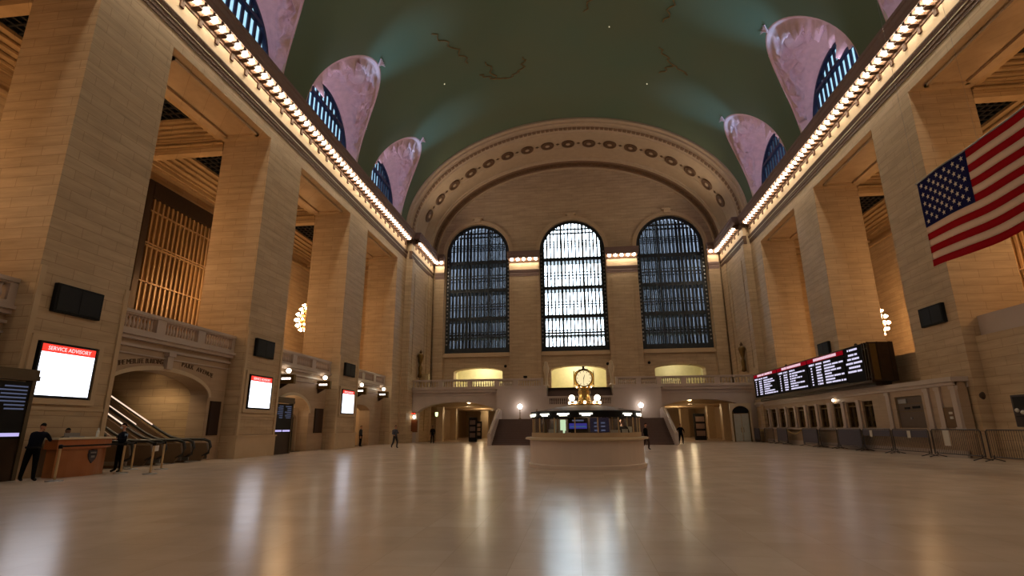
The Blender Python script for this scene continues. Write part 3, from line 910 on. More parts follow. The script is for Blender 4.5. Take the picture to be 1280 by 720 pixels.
for (x0, x1) in ((-20.0, -3.4), (4.2, 20.3)):
    box(b, x0, x1, YF - 0.35, YF + 0.1, 6.1, 6.25); box(b, x0, x1, YF - 0.22, YF + 0.1, 5.75, 6.1); box(b, x0, x1, YF - 0.1, YF + 0.1, 5.4, 5.5)
struct('trim_balcony', b, 'marble', 'moulded ledge of the end balcony')

def baluster_mesh():
    b = B()
    lathe(b, [(0.085, 0.0), (0.085, 0.06), (0.05, 0.09), (0.085, 0.26), (0.07, 0.36), (0.04, 0.5), (0.055, 0.58), (0.08, 0.62), (0.08, 0.7)], (0, 0, 0), 8)
    me = bpy.data.meshes.new('baluster'); b.to_mesh(me); b.free(); me.materials.append(M['marble'])
    return me
BAL = baluster_mesh()
def balustrade(p0, p1, z, label, piers, per, rail_m='marble', th=0.22, group=None):
    """p0,p1 ends in plan; piers: fractions where solid piers stand; per: balusters in each gap"""
    p0, p1 = Vector((*p0, z)), Vector((*p1, z)); d = p1 - p0; L = d.length; ang = atan2(d.y, d.x)
    t = thing('stone_balustrade', p0, label, 'balustrade', group, ang)
    obj('base_rail', boxb(0, L, -th, th, 0, 0.2), rail_m, t)
    tr = boxb(0, L, -th - 0.04, th + 0.04, 0.92, 1.08); box(tr, 0, L, -th + 0.03, th - 0.03, 0.86, 0.92); obj('top_rail', tr, rail_m, t)
    for f in piers: obj('pier', boxb(max(0, f * L - 0.3), min(L, f * L + 0.3), -th, th, 0.2, 0.87), rail_m, t)
    for f0, f1 in zip(piers, piers[1:]):
        a, c = f0 * L + 0.34, f1 * L - 0.34
        for k in range(per):
            o = bpy.data.objects.new('baluster', BAL); COL.objects.link(o); o.parent = t
            o.location = (a + (c - a) * (k + 0.5) / per, 0, 0.185)
    return t
balustrade((-20.0, YF - 0.05), (-3.8, YF - 0.05), 6.2, 'long marble balustrade on the end balcony, left of the centre gap', [0, 0.24, 0.46, 0.66, 0.8, 1.0], 9)
balustrade((4.6, YF - 0.05), (19.9, YF - 0.05), 6.2, 'long marble balustrade on the end balcony, right of the centre gap', [0, 0.17, 0.32, 0.5, 0.74, 1.0], 9)

# under-balcony passages
b = B()
box(b, -20.3, -8.0, YF + 1.2, 98, 4.85, 5.2); box(b, 8.2, 20.6, YF + 1.2, 98, 4.85, 5.2)
for yy in (68, 74, 80, 86):
    box(b, -20, -8.6, yy, yy + 0.8, 4.3, 4.9); box(b, 8.8, 20.3, yy, yy + 0.8, 4.3, 4.9)
struct('ceiling_passage', b, 'stone_plain', 'beamed ceiling of the passages under the balcony')
b = B()
box(b, -8.9, 9.1, YF + 1.2, 98, 0, 5.2)
box(b, -20.9, -20.2, YF, 98, 0, 5.2); box(b, 20.6, 21.2, YF, 98, 0, 5.2)
box(b, -20.5, 21, 98, 98.4, 0, 6)
struct('wall_passage', b, 'stone_plain', 'plain walls of the passages under the balcony')
b = B()
for (x, y, w) in ((-18.4, 70, 0.9), (-18.4, 78, 0.9), (-9.9, 72, 0.9), (-9.9, 82, 0.9), (10.0, 72, 0.9), (10.0, 82, 0.9), (17.9, 70, 1.0), (18.2, 79, 1.0), (16.2, 88, 1.2), (13.5, 92, 1.0), (-16.0, 90, 1.2), (-12.5, 94, 1.2)):
    box(b, x, x + w, y, y + w, 0, 4.85)
struct('wall_passage_piers', b, 'white_stone', 'pale piers standing in the passages under the balcony')

# =================================================================== GRAND STAIRCASES
def stairs(x0, x1, sx, nm):
    t = thing('grand_staircase', ((x0 + x1) / 2, 53.2, 0), 'broad dark marble staircase rising to the balcony, %s of the booth' % nm, 'staircase')
    cx = (x0 + x1) / 2
    b = B(); n = 15; run = 0.36; rise = 2.55 / n
    for k in range(n): box(b, x0 - cx, x1 - cx, k * run, 5.8, k * rise, (k + 1) * rise)
    obj('steps', b, 'stair', t)
    # outer sloping balustrade wall
    for xx, mm, ou in ((x0 if sx < 0 else x1, 'marble', 1),):
        b = B(); w = 0.35
        xa, xb = sorted((xx - cx, xx - cx + sx * w))
        L = n * run
        v = []
        for X_ in (xa, xb):
            v.append([b.verts.new((X_, -0.5, 0)), b.verts.new((X_, -0.5, 1.05)), b.verts.new((X_, L, 2.55 + 1.0)), b.verts.new((X_, 9.9, 2.55 + 1.0)), b.verts.new((X_, 9.9, 0))])
        for i in range(5): b.faces.new((v[0][i], v[0][(i + 1) % 5], v[1][(i + 1) % 5], v[1][i]))
        b.faces.new(v[0]); b.faces.new(v[1][::-1])
        obj('side_wall', b, 'marble', t)
        b = B()
        tube(b, [(xa + 0.17, -0.5, 1.1), (xa + 0.17, L, 3.62), (xa + 0.17, 9.0, 3.62)], 0.07, 8)
        obj('coping', b, 'white_stone', t)
    b = B()
    hx = 0.25 * (x1 - x0) * (1 if sx < 0 else -1)
    tube(b, [(hx, -0.2, 0), (hx, -0.2, 1.0), (hx, n * run, 2.55 + 1.0)], 0.045, 8); tube(b, [(hx, n * run, 3.55), (hx, n * run, 2.5)], 0.045, 8)
    obj('handrail', b, 'brass', t)
    return t
stairs(-8.35, -2.9, -1, 'left')
stairs(3.5, 9.0, 1, 'right')
# landing block with its own balustrade and the upper flight
for (q, nm) in (((-8.9, 9.3, 59.0, YF + 0.02, 0, 2.5), 'base'), ((-8.9, -3.3, 60.6, YF + 0.02, 2.5, 5.9), 'left flank'), ((4.1, 9.3, 60.6, YF + 0.02, 2.5, 5.9), 'right flank'), ((-3.3, 4.1, 60.6, YF + 0.3, 2.5, 3.95), 'middle')):
    struct('wall_landing', boxb(*q), 'marble', 'marble %s of the stair landing at the balcony centre' % nm)
b = B()
box(b, -9.2, -3.3, 60.5, YF + 0.02, 5.88, 6.2); box(b, 4.1, 9.6, 60.5, YF + 0.02, 5.88, 6.2)
struct('trim_landing_cap', b, 'marble', 'caps of the stair landing walls')
t = thing('upper_flight', (0.4, 61.2, 3.95), 'dark upper stair flight in the gap at the balcony centre', 'staircase')
b = B()
for k in range(12): box(b, -3.65, 3.65, k * 0.26, 3.15, k * 0.187, (k + 1) * 0.187)
obj('steps', b, 'stair', t)
balustrade((-3.3, 60.85), (4.1, 60.85), 3.95, 'short marble balustrade of the stair landing behind the clock', [0, 0.35, 0.7, 1.0], 8)
for sx, xx in ((-1, -3.4), (1, 4.2)):
    b = B(); lathe(b, [(0.0, 0), (0.34, 0), (0.34, 0.2), (0.2, 0.3), (0.16, 0.9), (0.22, 1.5), (0.3, 1.75), (0.34, 2.3), (0.2, 2.7), (0.22, 2.9), (0.0, 3.0)], (xx, YF - 0.1, 6.22), 12)
    o = obj('marble_urn', b, 'white_stone', smooth=True)
    tag(o, 'pale marble post standing at the %s side of the balcony gap' % ('left' if sx < 0 else 'right'), 'post')
# bright lamps on the newels beside the booth
for sx, px_ in ((-1, -6.25), (1, 6.95)):
    nm = 'left' if sx < 0 else 'right'
    t = thing('newel_lamp', (px_, 60.0, 2.5), 'very bright white globe lamp above the %s staircase landing' % nm, 'lamp')
    b = B(); lathe(b, [(0.16, 0), (0.16, 0.1), (0.05, 0.2), (0.04, 1.15), (0.09, 1.2), (0.0, 1.22)], (0, 0, 0), 10); obj('post', b, 'bronze', t, True)
    b = B(); sphere(b, (0, 0, 1.42), 0.26, 14); obj('globe', b, 'lampflare', t, True)

# =================================================================== SIDE BAY WALLS, LEFT
XB = -21.3
def bay_wall_left(c, ops, nm):
    b = B()
    wall_with_openings(b, lambda u, z, d: (XB - d, u, z), c - HALF, c + HALF, 0, 6.2, 1.1, ops, 26)
    struct('wall_left_lower', b, 'marble_low', 'marble wall under the balustrade of the %s left bay' % nm)
    b = B()
    for z, h, o in ((6.12, 0.14, 0.4), (5.95, 0.17, 0.25), (5.6, 0.12, 0.14), (5.25, 0.06, 0.08)):
        box(b, XB, XB + o, c - HALF, c + HALF, z, z + h)
    struct('trim_left_ledge', b, 'marble', 'moulded ledge of the %s left bay' % nm)
    balustrade((XB + 0.05, c + HALF), (XB + 0.05, c - HALF), 6.24, 'carved marble balustrade in the %s left bay' % nm, [0, 0.33, 0.66, 1.0], 11)
bay_wall_left(26.0, [(21.9, 29.1, 0.0, arch_top(25.5, 3.62, 3.5, 1.15))], 'nearest')
bay_wall_left(39.4, [(36.2, 41.3, 0.0, arch_top(38.75, 2.56, 2.9, 1.25))], 'second')
bay_wall_left(52.8, [(50.0, 54.2, 0.0, arch_top(51.6, 3.2, 2.7, 1.3))], 'third')
bay_wall_left(12.6, [], 'hidden')
# archivolts
for (c, hw, sp, rs, nm) in ((25.5, 3.6, 3.5, 1.15, 'escalator arch'), (38.75, 2.55, 2.9, 1.25, 'second bay arch')):
    b = B(); R = []; n = 32
    for k in range(n + 1):
        a = pi * k / n
        R.append([b.verts.new((xx, c + (hw + e) * cos(a), sp + (rs + e) * sin(a))) for xx, e in ((XB, 0.0), (XB + 0.06, 0.0), (XB + 0.06, 0.22), (XB, 0.22))])
    for p, q in zip(R, R[1:]):
        for j in range(4): b.faces.new((p[j], p[(j + 1) % 4], q[(j + 1) % 4], q[j]))
    struct('trim_left_archivolt', b, 'white_stone', 'pale rim of the %s' % nm)
b = B(); box(b, XB, XB + 0.22, 25.35, 25.75, 4.75, 5.6); box(b, XB, XB + 0.3, 25.3, 25.8, 5.4, 5.6)
struct('trim_left_keystone', b, 'marble', 'keystone bracket of the escalator arch')
# lettering round the escalator arch
def arc_text(txt, ya, za, yb, zb, bulge, size, parent):
    n = len(txt)
    for k, ch in enumerate(txt):
        if ch == ' ': continue
        f = (k + 0.5) / n
        y = ya + (yb - ya) * f; z = za + (zb - za) * f + bulge * 4 * f * (1 - f)
        sl = (zb - za + bulge * 4 * (1 - 2 * f)) / (yb - ya)
        me = text_mesh(ch, size, 0.015)
        rot = Matrix.Rotation(atan2(sl, 1), 4, 'X') @ Matrix(((0, 0, 1, 0), (1, 0, 0, 0), (0, 1, 0, 0), (0, 0, 0, 1)))
        me.transform(Matrix.Translation((XB + 0.02, y, z)) @ rot)
        obj('letter', me, 'carved', parent)
t = thing('carved_inscription', (XB + 0.02, 22.2, 4.4), 'dark lettering carved left of the keystone above the escalator arch', 'lettering')
tm = t.matrix_world.copy()
t.location = (0, 0, 0)
arc_text('TO THE METLIFE BUILDING', 22.1, 4.62, 25.25, 5.08, 0.1, 0.34, t)
t = thing('carved_inscription', (0, 0, 0), 'dark lettering carved right of the keystone above the escalator arch', 'lettering')
arc_text('PARK AVENUE', 26.6, 5.12, 29.3, 4.72, 0.06, 0.34, t)

# escalator hall behind first arch
b = B()
box(b, -31.4, XB - 1.1, 29.1, 29.6, 0, 5.7); box(b, -31.4, XB - 1.1, 21.0, 21.6, 0, 5.7)
struct('wall_escalator_hall', b, 'stone_pass', 'plain walls of the escalator hall')
b = B(); box(b, -25.0, XB - 1.1, 21.6, 29.1, 5.1, 5.6)
struct('ceiling_escalator_hall', b, 'stone_pass', 'flat ceiling over the foot of the escalators')
# niche behind second arch, with inner doorway
b = B(); n = 20; R = []
for k in range(n + 1):
    a = pi * k / n
    row = [(XB - 1.1 - 2.2 * sin(a), 38.75 + 2.55 * cos(a), z) for z in (0, 1, 2, 2.9)]
    row += [(XB - 1.1 - 2.2 * sin(a) * cos(e), 38.75 + 2.55 * cos(a) * cos(e), 2.9 + 1.3 * sin(e)) for e in (0.4, 0.8, 1.2, 1.55)]
    R.append([b.verts.new(p) for p in row])
for p, q in zip(R, R[1:]):
    for j in range(len(p) - 1): b.faces.new((p[j], p[j + 1], q[j + 1], q[j]))
struct('wall_niche', b, 'stone_plain', 'domed niche behind the second left arch', smooth=True)
b = B(); wall_with_openings(b, lambda u, z, d: (XB - 0.9 - d, u, z), 39.3, 41.3, 0, 3.3, 0.25, [(39.6, 41.1, 0, arch_top(40.35, 0.78, 2.4, 0.45))], 16)
struct('trim_niche_doorway', b, 'white_stone', 'pale arched doorway frame inside the second left arch')
b = B(); box(b, XB - 1.3, XB - 1.2, 39.5, 41.2, 0, 2.9)
o = struct('door_niche', b, 'darkpanel', 'dark door inside the second left arch')
b = B(); box(b, -26, -25.7, 49.6, 57.4, 0, 5.6); box(b, -26, XB - 1.1, 54.6, 54.9, 0, 5.6); box(b, -26, XB - 1.1, 49.6, 49.9, 0, 5.6)
struct('wall_third_bay_room', b, 'stone_plain', 'plain room behind the third left arch')

# grille windows on the rear walls
for s, X in ((-1, XL), (1, XR)):
    side = 'left' if s < 0 else 'right'
    xw = X + s * 11.1 - s * 0.08
    y0, y1 = (32.9, 45.3) if s < 0 else (30.5, 44.5)
    z0, z1 = 6.3, 19.75
    b = B()
    def bx(a, c, ya, yb, za, zb):
        p, q = sorted((xw - s * a, xw - s * c)); box(b, p, q, ya, yb, za, zb)
    bx(0, 0.35, y0 - 0.15, y0 + 0.35, z0, z1 + 0.1); bx(0, 0.35, y1 - 0.35, y1 + 0.15, z0, z1 + 0.1)
    bx(0, 0.38, y0 + 0.36, y1 - 0.36, z1 - 1.15, z1 + 0.1)
    gfr = b; b = B()
    n = 25
    for k in range(1, n):
        yy = y0 + 0.3 + (y1 - y0 - 0.6) * k / n; bx(0.1, 0.2, yy - 0.07, yy + 0.07, z0, z1 - 1.1)
    for z in (9.6, 9.85, 12.2, 14.9, 15.1, 17.6): bx(0.08, 0.26, y0 + 0.3, y1 - 0.3, z - 0.05, z + 0.05)
    w = struct('window_%s_grille' % side, b, 'grille', 'tall bronze grille window in the rear wall of the upper %s hall' % side)
    obj('frame', gfr, 'bronze_dark', w)
    p, q = sorted((xw - s * 0.02, xw - s * 0.05)); g = boxb(p, q, y0 + 0.3, y1 - 0.3, z0, z1 - 1.1)
    obj('pane', g, mat('amber mirror glass %s' % side, (150, 114, 74), 0.22, 0.3, noise_amt=0.35, scale=0.5), w)

# =================================================================== ESCALATORS
ESCP = mat('brown escalator panel', (104, 82, 62), 0.35)
STRIP = emis('escalator light strip', (255, 222, 196), 1.3)
def escalator(yc, label):
    t = thing('escalator', (-20.3, yc, 0), label, 'escalator', None, 0)
    w = 0.72
    slope = 0.56; xb = -1.9; L = 12.5
    def zt(x): return 0.0 if x > xb else (xb - x) * slope
    side_pts = lambda z0, z1: None
    for sy in (-1, 1):
        y0, y1 = sorted((sy * w, sy * (w - 0.12)))
        b = B()
        xs = [0.0, xb, -L]
        R = []
        for yy in (y0, y1):
            top = [(-0.15, 0.98)] + [(-0.15, 0.98)] + [(xb, 0.98 + 0.0), (xb - 0.5, 0.98 + 0.12), (xb - 1.1, 0.98 + 0.4), (-L, 0.98 + zt(-L) - 0.22)]
            bot = [(-L, zt(-L) - 1.0), (xb - 1.0, 0.02), (-0.45, 0.02), (-0.02, 0.5)]
            R.append([b.verts.new((p[0], yy, p[1])) for p in top[1:] + bot])
        n = len(R[0])
        for i in range(n): b.faces.new((R[0][i], R[0][(i + 1) % n], R[1][(i + 1) % n], R[1][i]))
        b.faces.new(R[0]); b.faces.new(R[1][::-1])
        obj('balustrade', b, ESCP, t)
        b = B(); ym = (y0 + y1) / 2
        pts = [(-0.35, ym, 0.28), (-0.02, ym, 0.45), (0.08, ym, 0.75), (-0.02, ym, 1.05), (-0.35, ym, 1.16), (xb, ym, 1.18), (xb - 0.5, ym, 1.30), (xb - 1.1, ym, 1.58), (-L, ym, 1.16 + zt(-L) - 0.18)]
        tube(b, pts, 0.075, 8); obj('handrail', b, 'rubber', t, True)
        b = B(); yi = sy * (w - 0.14)
        tube(b, [(-3.6, yi, 1.35 + zt(-3.6) - 0.32), (-7.0, yi, 1.35 + zt(-7) - 0.32)], 0.035, 6); obj('light_strip', b, STRIP, t)
        b = B(); y2, y3 = sorted((sy * (w + 0.02), sy * (w - 0.02)))
        pl = [(-0.1, 0.12), (-0.1, 0.3), (xb - 0.9, 0.3), (-L, zt(-L) - 0.2), (-L, zt(-L) - 0.4), (xb - 0.9, 0.12)]
        R = [[b.verts.new((p[0], yy, p[1])) for p in pl] for yy in (y2, y3)]
        for i in range(6): b.faces.new((R[0][i], R[0][(i + 1) % 6], R[1][(i + 1) % 6], R[1][i]))
        b.faces.new(R[0]); b.faces.new(R[1][::-1]); obj('skirt', b, 'steel', t)
    b = B(); n = 34
    for k in range(n):
        x = xb - 0.35 - 0.31 * k; z = 0.31 * slope * k
        box(b, x - 0.31, x, -w + 0.13, w - 0.13, z - 0.25, z + 0.03)
    obj('steps', b, 'steel', t)
    b = B(); box(b, xb - 0.35, -0.3, -w + 0.13, w - 0.13, 0.0, 0.03); obj('comb_plate', b, 'steel', t)
    return t
escalator(27.75, 'escalator farthest from the desk, its dark newel below the black wall panel')
escalator(25.75, 'middle escalator of the three under the wide arch')
escalator(23.75, 'escalator nearest the wooden desk, partly hidden by the officer')
# ceiling downlights in the arch
for i, (x, y, z) in enumerate(((-22.6, 24.2, 5.09), (-22.6, 25.9, 5.09), (-24.3, 27.0, 5.09), (-24.6, 28.4, 5.09))):
    t = thing('downlight', (x, y, z), ['round downlight above the escalators, leftmost of four', 'round downlight above the escalators, second from left', 'round downlight above the escalators, third from left', 'round downlight above the escalators, rightmost of four'][i], 'light')
    b = B(); lathe(b, [(0.26, 0.0), (0.30, -0.03), (0.24, -0.06), (0.2, -0.02)], (0, 0, 0), 20); obj('rim', b, 'brass', t, True)
    b = B(); lathe(b, [(0.0, -0.035), (0.21, -0.03)], (0, 0, 0), 20); obj('lens', b, 'down', t)

# =================================================================== SCREENS & SIGNS, LEFT
def text_blocks(b, x, y0, y1, z0, z1, n, rng, mi=0):
    pass
for i, (y0, y1) in enumerate(((17.83, 20.12), (31.3, 33.6), (44.8, 47.2))):
    nm = ['nearest pier above the wooden desk', 'second pier', 'third pier'][i]
    t = thing('advisory_screen', (XL, (y0 + y1) / 2, 3.0), 'bright white screen with red SERVICE ADVISORY header on the %s' % nm, 'screen')
    yc = (y0 + y1) / 2; h = 1.93
    X0 = 0.0
    fr = B(); w = (y1 - y0) / 2
    for (a, c, d, e) in ((-w - 0.42, w + 0.42, h + 0.1, h + 0.32), (-w - 0.42, w + 0.42, -0.32, -0.1), (-w - 0.42, -w - 0.2, -0.1, h + 0.1), (w + 0.2, w + 0.42, -0.1, h + 0.1)):
        box(fr, 0, 0.14, a, c, d, e)
    obj('stone_frame', fr, 'stone_plain', t)
    obj('housing', bbox(0.0, 0.17, -w - 0.09, w + 0.09, -0.1, h + 0.1, 0.02), 'screen_off', t)
    obj('display', boxb(0.16, 0.185, -w, w, 0, h - 0.30), 'scr_white', t)
    hd = obj('header', boxb(0.16, 0.185, -w, w, h - 0.30, h), 'scr_red', t)
    me = text_mesh('SERVICE ADVISORY', 0.215, 0.004)
    me.transform(Matrix.Translation((0.192, 0, h - 0.15)) @ Matrix(((0, 0, 1, 0), (1, 0, 0, 0), (0, 1, 0, 0), (0, 0, 0, 1))))
    obj('lettering', me, 'scr_text', hd)
for s, X, spans in ((-1, XL, ((17.9, 20.0), (31.45, 33.5), (44.95, 47.05))), (1, XR, ((31.45, 33.5), (45.3, 47.3)))):
    for i, (y0, y1) in enumerate(spans):
        nm = (['nearest left pier', 'second left pier', 'third left pier'] if s < 0 else ['nearest right pier under the flag', 'second right pier'])[i]
        z0, z1 = (6.2, 7.35) if s < 0 else (7.2, 8.3)
        t = thing('black_screen', (X, (y0 + y1) / 2, z0), 'dark switched off black screen high on the %s' % nm, 'screen')
        w = (y1 - y0) / 2
        a, c = sorted((0, -s * 0.2)); obj('housing', bbox(a, c, -w, w, 0, z1 - z0, 0.03), 'black', t)
        a, c = sorted((-s * 0.2, -s * 0.215)); g = B(); box(g, a, c, -w + 0.1, -0.02, 0.1, z1 - z0 - 0.1); box(g, a, c, 0.02, w - 0.1, 0.1, z1 - z0 - 0.1)
        obj('display', g, 'screen_off', t)
# bronze framed departure monitors standing by the arches
MONF = mat('brown monitor frame', (88, 72, 48), 0.5, 0.3)
def track_monitor(x, y, w, label, two):
    t = thing('departure_monitor', (x, y, 0), label, 'monitor', None, 0)
    b = B(); box(b, -0.3, 0, -w / 2 - 0.14, -w / 2, 0, 3.45); box(b, -0.3, 0, w / 2, w / 2 + 0.14, 0, 3.45); box(b, -0.35, 0.04, -w / 2 - 0.22, w / 2 + 0.22, 3.45, 3.62)
    box(b, -0.35, 0.02, -w / 2 - 0.18, w / 2 + 0.18, 3.62, 3.85)
    obj('frame', b, MONF, t)
    obj('lower_panel', boxb(-0.25, -0.05, -w / 2, w / 2, 0, 1.42), 'bronze_dark', t)
    d = obj('display', boxb(-0.25, -0.03, -w / 2, w / 2, 1.42, 3.4), 'screen_off', t)
    b = B()
    n = 2 if two else 1
    for j in range(n):
        ya = -w / 2 + w * j / n + 0.06; yb = -w / 2 + w * (j + 1) / n - 0.06
        box(b, -0.028, -0.024, ya, yb, 1.5, 1.62)
    obj('footer_strip', b, 'scr_strip', d)
    b = B(); rr = random.Random(3)
    for j in range(n):
        ya = -w / 2 + w * j / n + 0.1; yb = -w / 2 + w * (j + 1) / n - 0.1
        for k in range(7):
            z = 3.2 - k * 0.13; box(b, -0.028, -0.024, yb - (yb - ya) * rr.uniform(0.5, 0.95), yb, z, z + 0.05)
    obj('timetable_rows', b, 'scr_dimtext', d)
    return t
track_monitor(-19.7, 16.6, 1.55, 'tall bronze framed departure monitor at the left edge beside the wooden desk', False)
track_monitor(-20.4, 36.0, 2.2, 'tall bronze framed departure monitor beside the second left arch', True)
# dark wall panels
for (y0, y1, nm) in ((29.35, 30.3, 'right of the escalator arch'), (42.25, 43.7, 'right of the second left arch')):
    t = thing('wall_panel', (XB, (y0 + y1) / 2, 1.35), 'tall dark narrow panel on the marble wall %s' % nm, 'panel')
    w = (y1 - y0) / 2
    obj('frame', bbox(0, 0.06, -w, w, 0, 1.95, 0.01), 'bronze_dark', t); obj('face', boxb(0.05, 0.08, -w + 0.06, w - 0.06, 0.06, 1.89), 'darkpanel', t)
# projecting track signs with globe above
for i, (y, nm) in enumerate(((36.6, 'nearest of four'), (42.4, 'second of four from the desk'), (50.2, 'third of four from the desk'), (56.3, 'farthest of four'))):
    t = thing('track_sign', (-20.75, y, 4.85), 'small lit bronze track sign projecting from the left wall, %s' % nm, 'sign')
    k = 1.0
    obj('case', bbox(-0.58, 0.58, -0.16, 0.16, 0, 0.66, 0.03), 'bronze', t)
    f = obj('lit_window', boxb(-0.4, 0.4, -0.19, -0.16, 0.24, 0.47), 'letter_black', t)
    b = B(); rr = random.Random(i); x = -0.34
    while x < 0.3:
        w = rr.uniform(0.05, 0.09); box(b, x, x + w, -0.2, -0.19, 0.28, 0.43); x += w + 0.018
    obj('lettering', b, 'sign_lit', f)
    b = B(); v = [b.verts.new(p) for p in ((-0.5, -0.05, 0), (0.1, -0.05, 0), (-0.5, -0.05, -0.35), (-0.5, 0.05, 0), (0.1, 0.05, 0), (-0.5, 0.05, -0.35))]
    for q in ((0, 1, 2), (3, 5, 4), (0, 3, 4, 1), (1, 4, 5, 2), (2, 5, 3, 0)): b.faces.new([v[j] for j in q])
    obj('bracket', b, 'bronze_dark', t)
    b = B(); sphere(b, (0.05, 0, 0.93), 0.17, 12); obj('globe', b, 'lampw', t, True)
    b = B(); lathe(b, [(0.1, 0.66), (0.1, 0.7), (0.05, 0.78), (0.0, 0.79)], (0.05, 0, 0), 10); obj('globe_neck', b, 'bronze', t)

# =================================================================== CHANDELIERS
b = B(); sphere(b, (0, 0, 0), 0.11, 8); CB = bpy.data.meshes.new('bulb'); b.to_mesh(CB); b.free(); CB.materials.append(M['chand'])
def chandelier(loc, label, drop, group=None):
    t = thing('chandelier', loc, label, 'chandelier', group)
    b = B(); lathe(b, [(0.0, -1.4), (0.25, -1.3), (0.45, -0.95), (0.6, -0.4), (0.5, 0.2), (0.3, 0.8), (0.12, 1.2), (0.06, 1.5), (0.0, 1.55)], (0, 0, 0), 16); obj('body', b, 'brass', t, True)
    b = B(); tube(b, [(0, 0, 1.5), (0, 0, drop)], 0.035, 6); obj('chain', b, 'bronze', t)
    b = B(); z = 0
    for (r, z, n) in ((0.5, -1.3, 8), (0.85, -0.85, 12), (1.0, -0.3, 14), (0.88, 0.3, 12), (0.6, 0.85, 9), (0.35, 1.3, 6)):
        for k in range(n):
            a = 2 * pi * (k + 0.3 * z) / n; o = bpy.data.objects.new('bulb', CB); COL.objects.link(o); o.parent = t; o.location = (r * cos(a), r * sin(a), z)
    return t
chandelier((-27.5, 50.9, 12.8), 'gold chandelier of glowing bulbs hanging in the left hall', 11)
chandelier((27.7, 51.6, 11.0), 'gold chandelier of glowing bulbs hanging in the right hall behind the departure board', 13)
CH_HIDDEN = [(-27.5, 39.4, 12.7), (27.7, 39.4, 12.7), (-27.5, 26.0, 12.7), (27.7, 26.0, 12.7), (-27.5, 12.6, 12.7), (27.7, 12.6, 12.7)]
for (x, y, z) in CH_HIDDEN:
    chandelier((x, y, z), 'gold chandelier hanging in the %s hall, hidden behind the piers' % ('left' if x < 0 else 'right'), 11, 'hidden chandeliers of the %s hall' % ('left' if x < 0 else 'right'))

# =================================================================== RIGHT SIDE : TICKET OFFICE
XT = 19.95
TX = XR
b = B()
TW = [(39.35 + 2.28 * k, 39.35 + 2.28 * k + 1.35) for k in range(12)]
tops = [(a, c, 1.5, (lambda u: 3.3)) for a, c in TW]
extra = [(34.0, 36.7, 1.5, (lambda u: 3.35))]
wall_with_openings(b, lambda u, z, d: (XT + d, u, z), 31.0, 67.6, 0, 3.95, 0.55, tops + extra, 1)
struct('wall_ticket_office', b, 'marble_low', 'low marble front of the ticket office along the right side')
b = B()
box(b, XT - 0.22, XR, 30.9, 67.7, 3.9, 4.15); box(b, XT - 0.1, XT + 0.1, 31, 67.6, 3.72, 3.9); box(b, XT - 0.38, XT + 0.1, 37.8, 67.2, 1.34, 1.48); box(b, XT - 0.12, XT + 0.1, 31, 67.6, 0, 0.35)
box(b, XT + 0.5, XR + 0.9, 31.0, 67.6, 3.6, 3.95)
struct('trim_ticket_office', b, 'marble', 'cornice, counter shelf and plinth of the ticket office')
b = B(); box(b, XR - 0.05, XR + 0.1, 34.8, 67.6, 0, 3.6); struct('wall_ticket_rear', b, 'bronze_dark', 'dark rear wall inside the ticket windows')
b = B(); wall_with_openings(b, lambda u, z, d: (XR + 1.0 + d, u, z), 34.8, 44.0, 0, 6.2, 0.8, [], 2)
box(b, XR + 1.0, XR + 1.8, 48.2, 57.4, 0, 6.2); box(b, XR + 0.6, XR + 1.8, 21.4, 30.6, 0, 6.2); box(b, XR + 1.0, XR + 1.8, 8, 17.2, 0, 6.2)
struct('wall_right_lower', b, 'stone', 'marble wall under the openings of the right side')
b = B(); box(b, XR + 0.9, XR + 1.3, 21.4, 30.6, 6.2, 7.3)
struct('trim_right_parapet', b, 'marble', 'solid parapet of the nearest right bay')

def pilaster_mesh():
    b = B(); box(b, -0.10, 0.05, -0.19, 0.19, 0, 1.75)
    box(b, -0.14, 0.05, -0.24, 0.24, 1.75, 1.9); box(b, -0.14, 0.05, -0.24, 0.24, 0, 0.12)
    return b
word = ['first', 'second', 'third', 'fourth', 'fifth', 'sixth', 'seventh', 'eighth', 'ninth', 'tenth', 'eleventh', 'twelfth']
for k, (a, c) in enumerate(TW):
    t = thing('ticket_window', (XT, (a + c) / 2, 1.5), 'dark recessed ticket window with bronze grille, %s from the near end' % word[k], 'ticket window')
    w = (c - a) / 2
    b = B(); box(b, 0.12, 0.2, -w, w, 1.45, 1.55); box(b, 0.12, 0.2, -w, w, 0.0, 0.06)
    for yy in (-w + 0.03, w - 0.03, 0): box(b, 0.12, 0.2, yy - 0.03, yy + 0.03, 0, 1.78)
    obj('frame', b, 'bronze', t)
    b = B()
    for j in range(1, 8):
        yy = -w + 2 * w * j / 8; box(b, 0.14, 0.17, yy - 0.012, yy + 0.012, 1.5, 1.8)
    for j in range(0, 10):
        yy = -w + 2 * w * j / 9; box(b, 0.14, 0.17, yy - 0.01, yy + 0.01, 0.45, 0.75)
    obj('grille', b, 'bronze', t)
    obj('pane', boxb(0.22, 0.23, -w, w, 0, 1.8), 'pane_dark', t)
    pm = pilaster_mesh()
    for v in pm.verts: v.co.y += w + 0.46
    obj('pilaster', pm, 'marble', t)
# one bright reflection lamp above the ticket windows
t = thing('counter_lamp', (XT - 0.15, 44.6, 3.55), 'small bright lamp over the ticket windows', 'lamp')
b = B(); sphere(b, (0, 0, 0), 0.1, 10); obj('globe', b, 'lampw', t, True)
b = B(); box(b, -0.02, 0.17, -0.03, 0.03, 0.08, 0.14); obj('bracket', b, 'bronze', t)

